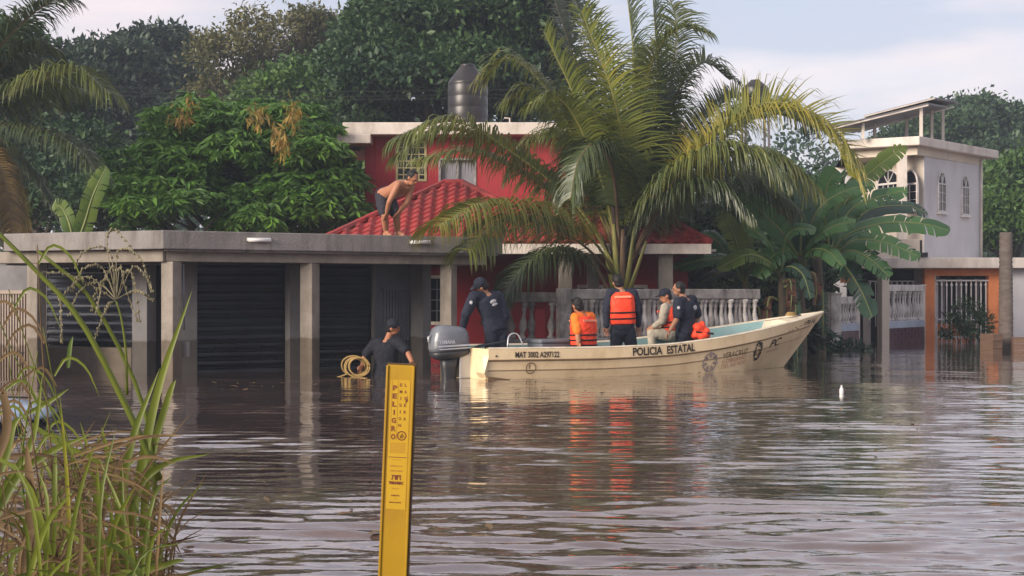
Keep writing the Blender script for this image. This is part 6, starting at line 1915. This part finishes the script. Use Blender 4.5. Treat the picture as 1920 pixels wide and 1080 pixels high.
# ------------------------------------------------------------------ yellow marker post in the foreground
def marker():
    Y = 4.75; k = F_PX / Y
    top = P(753, 684, Y); 
    lean = math.atan2((752 - 736), (1080 - 684))
    H = 1.05; w = 49.5 / k; th = .022
    root = empty('marker_post', top - Vector((math.sin(lean) * H, 0, math.cos(lean) * H)), 0, 'yellow plastic buried cable warning marker post in the foreground', 'marker post')
    root.rotation_euler = (0, lean, R(-6))
    MB().span((-w / 2, -th / 2, 0), (w / 2, th / 2, H)).build('board', M['sign_yellow'], root, bevel=.003)
    for s in (-1, 1):
        MB().span((s * w / 2 - .004, -th / 2 - .006, 0), (s * w / 2 + .004, th / 2 - .003, H - .002)).build('edge_rib', M['sign_yellow'], root, bevel=.002)
    MB().span((w / 2 + .0045, -th / 2 + .004, 0), (w / 2 + .008, th / 2 + .006, H + .004)).build('back_flange', M['sign_edge'], root)
    MB().span((-w / 2 - .004, -th / 2 + .004, H + .0005), (w / 2 + .008, th / 2 + .006, H + .005)).build('top_cap', M['sign_edge'], root)
    yf = -th / 2 - .0006
    def px2(x, y): return ((x - (753 - (y - 684) * math.tan(lean))) / k, H - (y - 684) / k / math.cos(lean))   # photo offsets to board x, z
    lw = .0325
    MB().span((-lw, yf - .0003, H - 270 / k), (lw + .003, yf + .0008, H - 28 / k)).build('label_sheet', M['sign_label'], root)
    def letters(s, cx, zc, h, m, width=None, bold=.0):
        vs, fs, wd = text_mesh(s, h * 1.42, bold=bold)
        sc = width / wd if width else 1
        mb = MB().add([Vector((cx - wd * sc / 2 + v.x * sc, yf - .0012, zc - h / 2 + v.y)) for v in vs], fs)
        return mb.build('lettering', m, root)
    for i, ch in enumerate('PELIGRO'):
        letters(ch, -.0165, H - (43 + i * 15.2) / k, .0165, M['sign_ink'], width=.0155 if ch != 'I' else .0045, bold=.0011)
    for i, ch in enumerate('EMISION'):
        letters(ch, .0045, H - (37 + i * 12.6) / k, .0105, M['sign_ink'], width=.009 if ch != 'I' else .0025, bold=.0003)
    for i, ch in enumerate('LASERA'):
        letters(ch, .0205, H - (37 + i * 12.6) / k, .0105, M['sign_ink'], width=.0085, bold=.0003)
    MB().box((-.0272, yf - .0006, H - 85 / k), (.0008, .0012, 112 / k)).build('rule', M['sign_ink2'], root)
    MB().box((-.0055, yf - .0006, H - 85 / k), (.0008, .0012, 112 / k)).build('rule', M['sign_ink2'], root)
    # round warning symbol: ring with a digging figure
    c = Vector((.0125, yf - .0012, H - 132 / k)); n = 28; vs = []; fs = []
    for i in range(n):
        a = 2 * math.pi * i / n
        for r in (.0165, .0125): vs.append(c + Vector((math.cos(a) * r, 0, math.sin(a) * r)))
    for i in range(n): j = (i + 1) % n; fs.append((2 * i, 2 * i + 1, 2 * j + 1, 2 * j))
    MB().add(vs, fs).bar(c + Vector((-.006, 0, -.008)), c + Vector((.002, 0, .008)), .001, .005, up=(0, 1, 0)).bar(c + Vector((-.008, 0, .002)), c + Vector((.008, 0, -.003)), .001, .004, up=(0, 1, 0)).bar(c + Vector((.001, 0, -.008)), c + Vector((.006, 0, .001)), .001, .003, up=(0, 1, 0)).build('symbol', M['sign_ink'], root)
    # small print too fine to read
    q = random.Random(4)
    for r in range(7):
        z = H - (146 + r * 2.9) / k; x = -.026
        while x < .026:
            l = q.uniform(.003, .009); MB().span((x, yf - .0009, z - .0016), (min(x + l, .0275), yf - .0004, z + .0013)).build('small_print', M['sign_ink2'], root); x += l + .002
    MB().span((-.03, yf - .0009, H - 173.2 / k), (.032, yf - .0004, H - 172 / k)).build('rule', M['sign_ink'], root)
    for (y0, h, x0, x1, n, m) in ((189, .0062, -.022, .022, 8, 'sign_ink2'), (198, .0062, -.022, .022, 8, 'sign_ink2'), (177, .0022, -.016, .016, 9, 'sign_ink2'), (231, .0045, -.013, .011, 5, 'sign_ink2'), (244, .0055, -.015, .014, 6, 'sign_ink'), (257, .0045, -.022, .020, 8, 'sign_ink'), (251, .003, -.004, .004, 2, 'sign_ink2')):
        z = H - y0 / k
        for i in range(n):
            a = x0 + (x1 - x0) * i / n; b = a + (x1 - x0) / n * q.uniform(.6, .85)
            MB().span((a, yf - .0009, z - h / 2), (b, yf - .0004, z + h / 2 * q.uniform(.7, 1))).build('small_print', M[m], root)
    # arched mark above the company name
    mb = MB(); zc = H - 206.5 / k
    mb.span((-.0165, yf - .0012, zc - .0025), (.0165, yf - .0005, zc + .0015))
    for cx in (-.0085, .0085):
        for sg in (-1, 1):
            mb.add([(cx + sg * .0015, yf - .0012, zc - .0025), (cx + sg * .0055, yf - .0012, zc - .0025), (cx + sg * .0085, yf - .0012, zc - .0155), (cx + sg * .0045, yf - .0012, zc - .0155)], [(0, 1, 2, 3)] if sg < 0 else [(3, 2, 1, 0)])
    mb.span((-.002, yf - .0012, zc - .013), (.002, yf - .0005, zc - .0027))
    mb.build('logo', M['sign_ink'], root)
    letters('TELMEX', 0, H - 220.5 / k, .0078, M['sign_ink'], width=.052, bold=.0012)
    # two dark scuffs
    MB().add([(.020, yf - .0016, H - 72 / k), (.030, yf - .0016, H - 66 / k), (.027, yf - .0016, H - 62 / k), (.029, yf - .0016, H - 56 / k), (.024, yf - .0016, H - 62 / k)], [(0, 1, 2, 4), (2, 3, 4)]).build('scuff', M['sign_ink'], root)
marker()

# ------------------------------------------------------------------ tall grass on the near bank
def blade_mesh(mb, pts, w, n=12, fold=.25):
    path = spline(pts, n); L_ = []
    for i, p in enumerate(path):
        t = (path[min(i + 1, n - 1)] - path[max(i - 1, 0)]).normalized()
        sd = t.cross(Vector((0, 1, 0)))
        if sd.length < .1: sd = Vector((1, 0, 0))
        sd.normalize(); u = i / (n - 1)
        ww = w * min(1, .55 + u * 2) * (1 - u ** 3) + .0008
        L_ += [p + sd * ww * .5 + Vector((0, -fold * ww, 0)), p, p - sd * ww * .5 + Vector((0, -fold * ww, 0))]
    Fq = []
    for i in range(n - 1):
        for k in range(2): Fq.append((3 * i + k, 3 * i + k + 1, 3 * i + k + 4, 3 * i + k + 3))
    mb.add(L_, Fq)
def grass():
    root = empty('tall_grass', (-1.6, 5.0, .05), 0, 'tall half dry cane grass on the near bank at the left', 'grass')
    off = Vector((-1.6, 5.0, .05))
    def B(pts, w, m, name='blade', Y=4.9, n=14):
        mb = MB(); blade_mesh(mb, [P(x, y, Y + (d[0] if d else 0)) - off for (x, y, *d) in pts], w, n)
        return mb.build(name, M[m], root, smooth=True)
    def S(pts, r0, r1, m, name='stalk', Y=4.9):
        path = spline([P(x, y, Y) - off for (x, y) in pts], 14)
        return MB().tube(path, [r0 + (r1 - r0) * i / 13 for i in range(14)], 7).build(name, M[m], root, smooth=True)
    # the big leaning cane and blades that can be told apart
    S([(300, 900), (240, 770), (150, 600), (60, 500), (-20, 420)], .013, .007, 'grass_green')
    S([(275, 1090), (290, 900), (262, 740), (170, 560), (70, 470)], .010, .006, 'grass_green', Y=5.0)
    B([(230, 1080), (262, 900), (300, 720), (360, 545)], .036, 'grass_green')
    B([(262, 1080), (280, 880), (318, 740), (330, 712)], .030, 'grass_green', Y=5.0)
    B([(240, 1080), (230, 940), (250, 820), (300, 690)], .034, 'grass_green', Y=4.7)
    B([(250, 1080), (255, 930), (310, 870), (395, 851)], .026, 'grass_green', Y=4.8)
    B([(235, 1090), (225, 960), (205, 860), (190, 800)], .032, 'grass_green', Y=4.9)
    B([(-20, 1000), (30, 900), (90, 850), (175, 812)], .030, 'grass_green', Y=4.6)
    B([(-30, 960), (10, 860), (25, 800), (40, 780)], .030, 'grass_green', Y=4.5)
    B([(45, 780), (90, 755), (130, 728)], .018, 'grass_green', Y=4.9)
    B([(60, 795), (110, 830), (190, 870), (250, 930)], .020, 'grass_green', Y=4.9)
    B([(-10, 880), (15, 800), (8, 740), (2, 735)], .03, 'grass_dry', Y=4.4)
    B([(40, 1090), (60, 960), (55, 880), (50, 830)], .034, 'grass_dry', Y=4.3)
    B([(128, 690), (132, 650), (137, 630)], .016, 'banana_light', Y=4.9)
    B([(-20, 1090), (0, 940), (60, 830), (80, 700)], .030, 'grass_green', Y=4.7)
    B([(150, 1090), (180, 960), (175, 880), (150, 790)], .026, 'grass_green', Y=5.1)
    B([(210, 1080), (290, 1065), (330, 1052), (345, 1050)], .02, 'grass_green', Y=4.3)
    # slender stalks up the left edge, some with nodding leaves
    qq = random.Random(12)
    for i in range(10):
        x0 = qq.uniform(-30, 120); tx = qq.uniform(-30, 95); ty = qq.uniform(430, 760)
        S([(x0 + 60, 1090), (x0 + 30, 900), ((x0 + tx) / 2 + 10, (900 + ty) / 2), (tx, ty)], .0038, .0016, 'grass_green' if i % 3 else 'grass_dry', Y=4.5 + .07 * i)
        for k in range(2):
            yy = ty + qq.uniform(20, 200); xx = tx + (x0 + 30 - tx) * (yy - ty) / max(60, 900 - ty) ; sg = qq.choice((-1, 1))
            B([(xx, yy), (xx + sg * 25, yy - 35), (xx + sg * 60, yy - 15), (xx + sg * 85, yy + 40)], .010, 'grass_green' if k else 'grass_dry', Y=4.5 + .07 * i, n=9)
    # the drooping seed head
    S([(238, 740), (236, 660), (228, 600), (218, 565)], .0055, .003, 'grass_green', Y=4.95)
    q = random.Random(6)
    pan = [((218, 565), (190, 545), (130, 515), (82, 510)), ((218, 560), (170, 520), (140, 530), (115, 560)), ((218, 562), (185, 530), (150, 545), (130, 590)), ((218, 560), (200, 520), (180, 550), (172, 580)), ((216, 560), (212, 500), (190, 540), (182, 585)), ((218, 560), (225, 500), (235, 540), (258, 600)), ((220, 560), (235, 510), (250, 520), (262, 600)), ((220, 560), (250, 545), (270, 550), (286, 562)), ((220, 560), (250, 500), (275, 520), (285, 545)), ((218, 565), (205, 570), (190, 600), (175, 645)), ((215, 555), (205, 470), (160, 470), (140, 500)), ((218, 555), (222, 470), (260, 480), (282, 530)), ((216, 558), (190, 500), (155, 505), (135, 545)), ((216, 555), (200, 455), (215, 430), (250, 470)), ((95, 540), (112, 560), (115, 620), (116, 640))]
    for c in pan:
        path = spline([P(x, y, 4.95 + q.uniform(-.06, .06)) - off for (x, y) in c], 16)
        mb = MB().tube(path, .0016, 5)
        for i, p in enumerate(path[4:]):
            for _ in range(3):
                d = Vector((q.uniform(-1, 1), q.uniform(-1, 1), q.uniform(-1, .4))).normalized()
                mb.ell(p + d * .005, (.0028, .0028, .0055), None, 5, 3)
        mb.build('seed_spray', M['grass_seed'], root, smooth=True)
    # thicket of dry stems and leaves, beyond counting
    V = MB(); G = MB()
    for i in range(330):
        x0 = -90 + 400 * q.random() ** 1.15; Y = q.uniform(4.0, 5.6)
        y0 = 1130; hgt = 60 + 360 * q.random() ** 1.9 * (1.15 - .7 * max(0, x0) / 420)
        ln = q.gauss(0, 70)
        pts = [P(x0, y0, Y) - off, P(x0 + ln * .4, y0 - hgt * .6, Y) - off, P(x0 + ln * 1.2 + q.uniform(-30, 30), y0 - hgt * q.uniform(.7, 1.05), Y + q.uniform(-.1, .1)) - off]
        dry = q.random() < .66
        blade_mesh(V if dry else G, pts, (q.uniform(.003, .014) if dry else q.uniform(.008, .020)), 8)
    for i in range(190):                         # bent and broken canes lying across
        x0 = q.uniform(-60, 310); y0 = q.uniform(840, 1080); a = q.uniform(-.9, .5); l = q.uniform(60, 220)
        if x0 > 250 and y0 < 950: continue
        Y = q.uniform(4.2, 5.4); x1, y1 = x0 + l * math.cos(a), y0 - l * math.sin(a) * .6
        if x1 > 345: x1 = 345 - q.random() * 40
        pts = [P(x0, y0, Y) - off, P((x0 + x1) / 2, (y0 + y1) / 2 - 14, Y) - off, P(x1, y1, Y) - off]
        blade_mesh(V, pts, q.uniform(.0025, .012), 6)
    tag(V.build('dry_stems', M['grass_dry'], root, smooth=True), kind='stuff')
    tag(G.build('green_stems', M['grass_green'], root, smooth=True), kind='stuff')
    # broom-like twigs at the right of the clump
    for i in range(9):
        x0 = 300 + q.uniform(-15, 20); mb = MB()
        path = spline([P(x0, 1100, 4.9) - off, P(x0 + q.uniform(-15, 20), 1020, 4.9) - off, P(x0 + q.uniform(-40, 45), q.uniform(920, 980), 4.9) - off], 8)
        mb.tube(path, [.004, .004, .003, .003, .0025, .002, .0018, .001], 5).build('twig', M['grass_dry'], root, smooth=True)
grass()

# ------------------------------------------------------------------ drowned car at the left edge
def car():
    # roof just clear of the water, nose out of frame to the left
    c = P(-60, 772, 12.9); root = empty('flooded_car', (c.x, 12.9, -1.15), R(8), 'pale blue roof of a drowned car at the left edge', 'car')
    def loft(rings, n=24, p=3.0):
        vs = []; fs = []
        for (z, x0, x1, hw) in rings:
            cx, hx = (x0 + x1) / 2, (x1 - x0) / 2
            for i in range(n):
                a = 2 * math.pi * i / n; ca, sa = math.cos(a), math.sin(a); rr = (abs(ca) ** p + abs(sa) ** p) ** (-1 / p)
                vs.append((cx + hx * ca * rr, hw * sa * rr, z))
        m = len(rings)
        for j in range(m - 1):
            for i in range(n): fs.append((j * n + i, j * n + (i + 1) % n, (j + 1) * n + (i + 1) % n, (j + 1) * n + i))
        fs += [tuple(range(n - 1, -1, -1)), tuple(range((m - 1) * n, m * n))]
        return MB().add(vs, fs)
    zt = PZ(744, 12.9) + 1.15
    loft([(.25, -3.2, .95, .80), (.55, -3.3, 1.0, .85), (.85, -3.2, .95, .83), (.92, -3.0, .9, .78)]).build('body', M['car_blue'], root, smooth=True)
    loft([(.90, -2.0, .80, .74), (zt - .13, -1.55, .62, .62)]).build('windows', M['glass'], root, smooth=True)
    loft([(zt - .19, -1.60, .76, .68), (zt - .15, -1.62, .78, .69), (zt - .10, -1.55, .68, .63), (zt - .04, -1.35, .42, .50), (zt, -.9, .0, .30)]).build('roof', M['car_blue'], root, smooth=True)
    for sx in (-1, 1):
        MB().bar((.62, sx * .6, zt - .14), (.84, sx * .72, .92), .05, .06).build('pillar', M['motor_dark'], root)
        MB().tube([(-1.2, sx * .5, zt - .03), (-.3, sx * .5, zt - .012), (.45, sx * .48, zt - .05)], .010, 6).build('roof_rail', M['motor_dark'], root, smooth=True)
    for (x, y) in ((-2.5, .78), (-2.5, -.78), (.2, .78), (.2, -.78)):
        w = MB(); w.tube([(x, y - .1, .30), (x, y + .1, .30)], .30, 18); w.build('wheel', M['motor_dark'], root, smooth=True)
car()

# small white float
def bottle():
    c = P(1578, 738, 17.0)
    root = empty('floating_bottle', (c.x, 17.0, 0), 0, 'small white plastic bottle bobbing upright in the open water', 'bottle')
    MB().lathe([(.016, -.06), (.026, -.05), (.027, .045), (.019, .07), (.010, .082), (.010, .092)], n=14).build('flask', M['bottle'], root, smooth=True)
    MB().lathe([(.012, .092), (.012, .104), (.0, .105)], n=12).build('lid', M['bottle'], root, smooth=True)
bottle()

# leaf litter and scum drifting on the flood
def litter():
    q = np.random.default_rng(77)
    spots = [(-3.6, 18.2, 1.2, .5, 26), (-1.2, 17.6, 1.6, .6, 22), (2.5, 18.6, 2.2, .7, 24), (-1.5, 8.0, .8, 1.2, 22), (1.5, 12.5, 2.5, 1.5, 18), (5.5, 22.0, 1.8, .8, 26), (4.5, 15.0, 2.0, 1.5, 14)]
    V = []; Fq = []
    for (x, y, sx, sy, n) in spots:
        for _ in range(n):
            c = Vector((x + q.normal() * sx, y + q.normal() * sy, .022)); a = q.uniform(0, 6.28); l = q.uniform(.03, .085); w = l * q.uniform(.2, .45)
            d = Vector((math.cos(a), math.sin(a), 0)); s_ = Vector((-d.y, d.x, 0)); b = len(V)
            V += [c - d * l, c + s_ * w + Vector((0, 0, .008)), c + d * l + Vector((0, 0, q.uniform(0, .02))), c - s_ * w + Vector((0, 0, .008))]
            Fq += [(b, b + 1, b + 2), (b, b + 2, b + 3)]
    o = MB().add(V, Fq).build('floating_leaves', M['grass_dry'])
    tag(o, 'scattered dry leaves drifting on the flood water', 'leaves', kind='stuff')
litter()
# ------------------------------------------------------------------ evening haze
def haze():
    o = MB().span((-160, -30, -2.2), (160, 140, 21)).build('haze')
    m = bpy.data.materials.new('haze'); m.use_nodes = True
    nt = m.node_tree; nt.nodes.remove(nt.nodes['Principled BSDF'])
    v = nt.nodes.new('ShaderNodeVolumePrincipled')
    v.inputs['Color'].default_value = (.72, .84, 1.0, 1)
    v.inputs['Density'].default_value = .0013
    v.inputs['Anisotropy'].default_value = .1
    nt.links.new(v.outputs[0], nt.nodes['Material Output'].inputs['Volume'])
    o.data.materials.append(m)
    tag(o, 'thin bluish evening haze over the whole place', 'haze', kind='stuff')
haze()
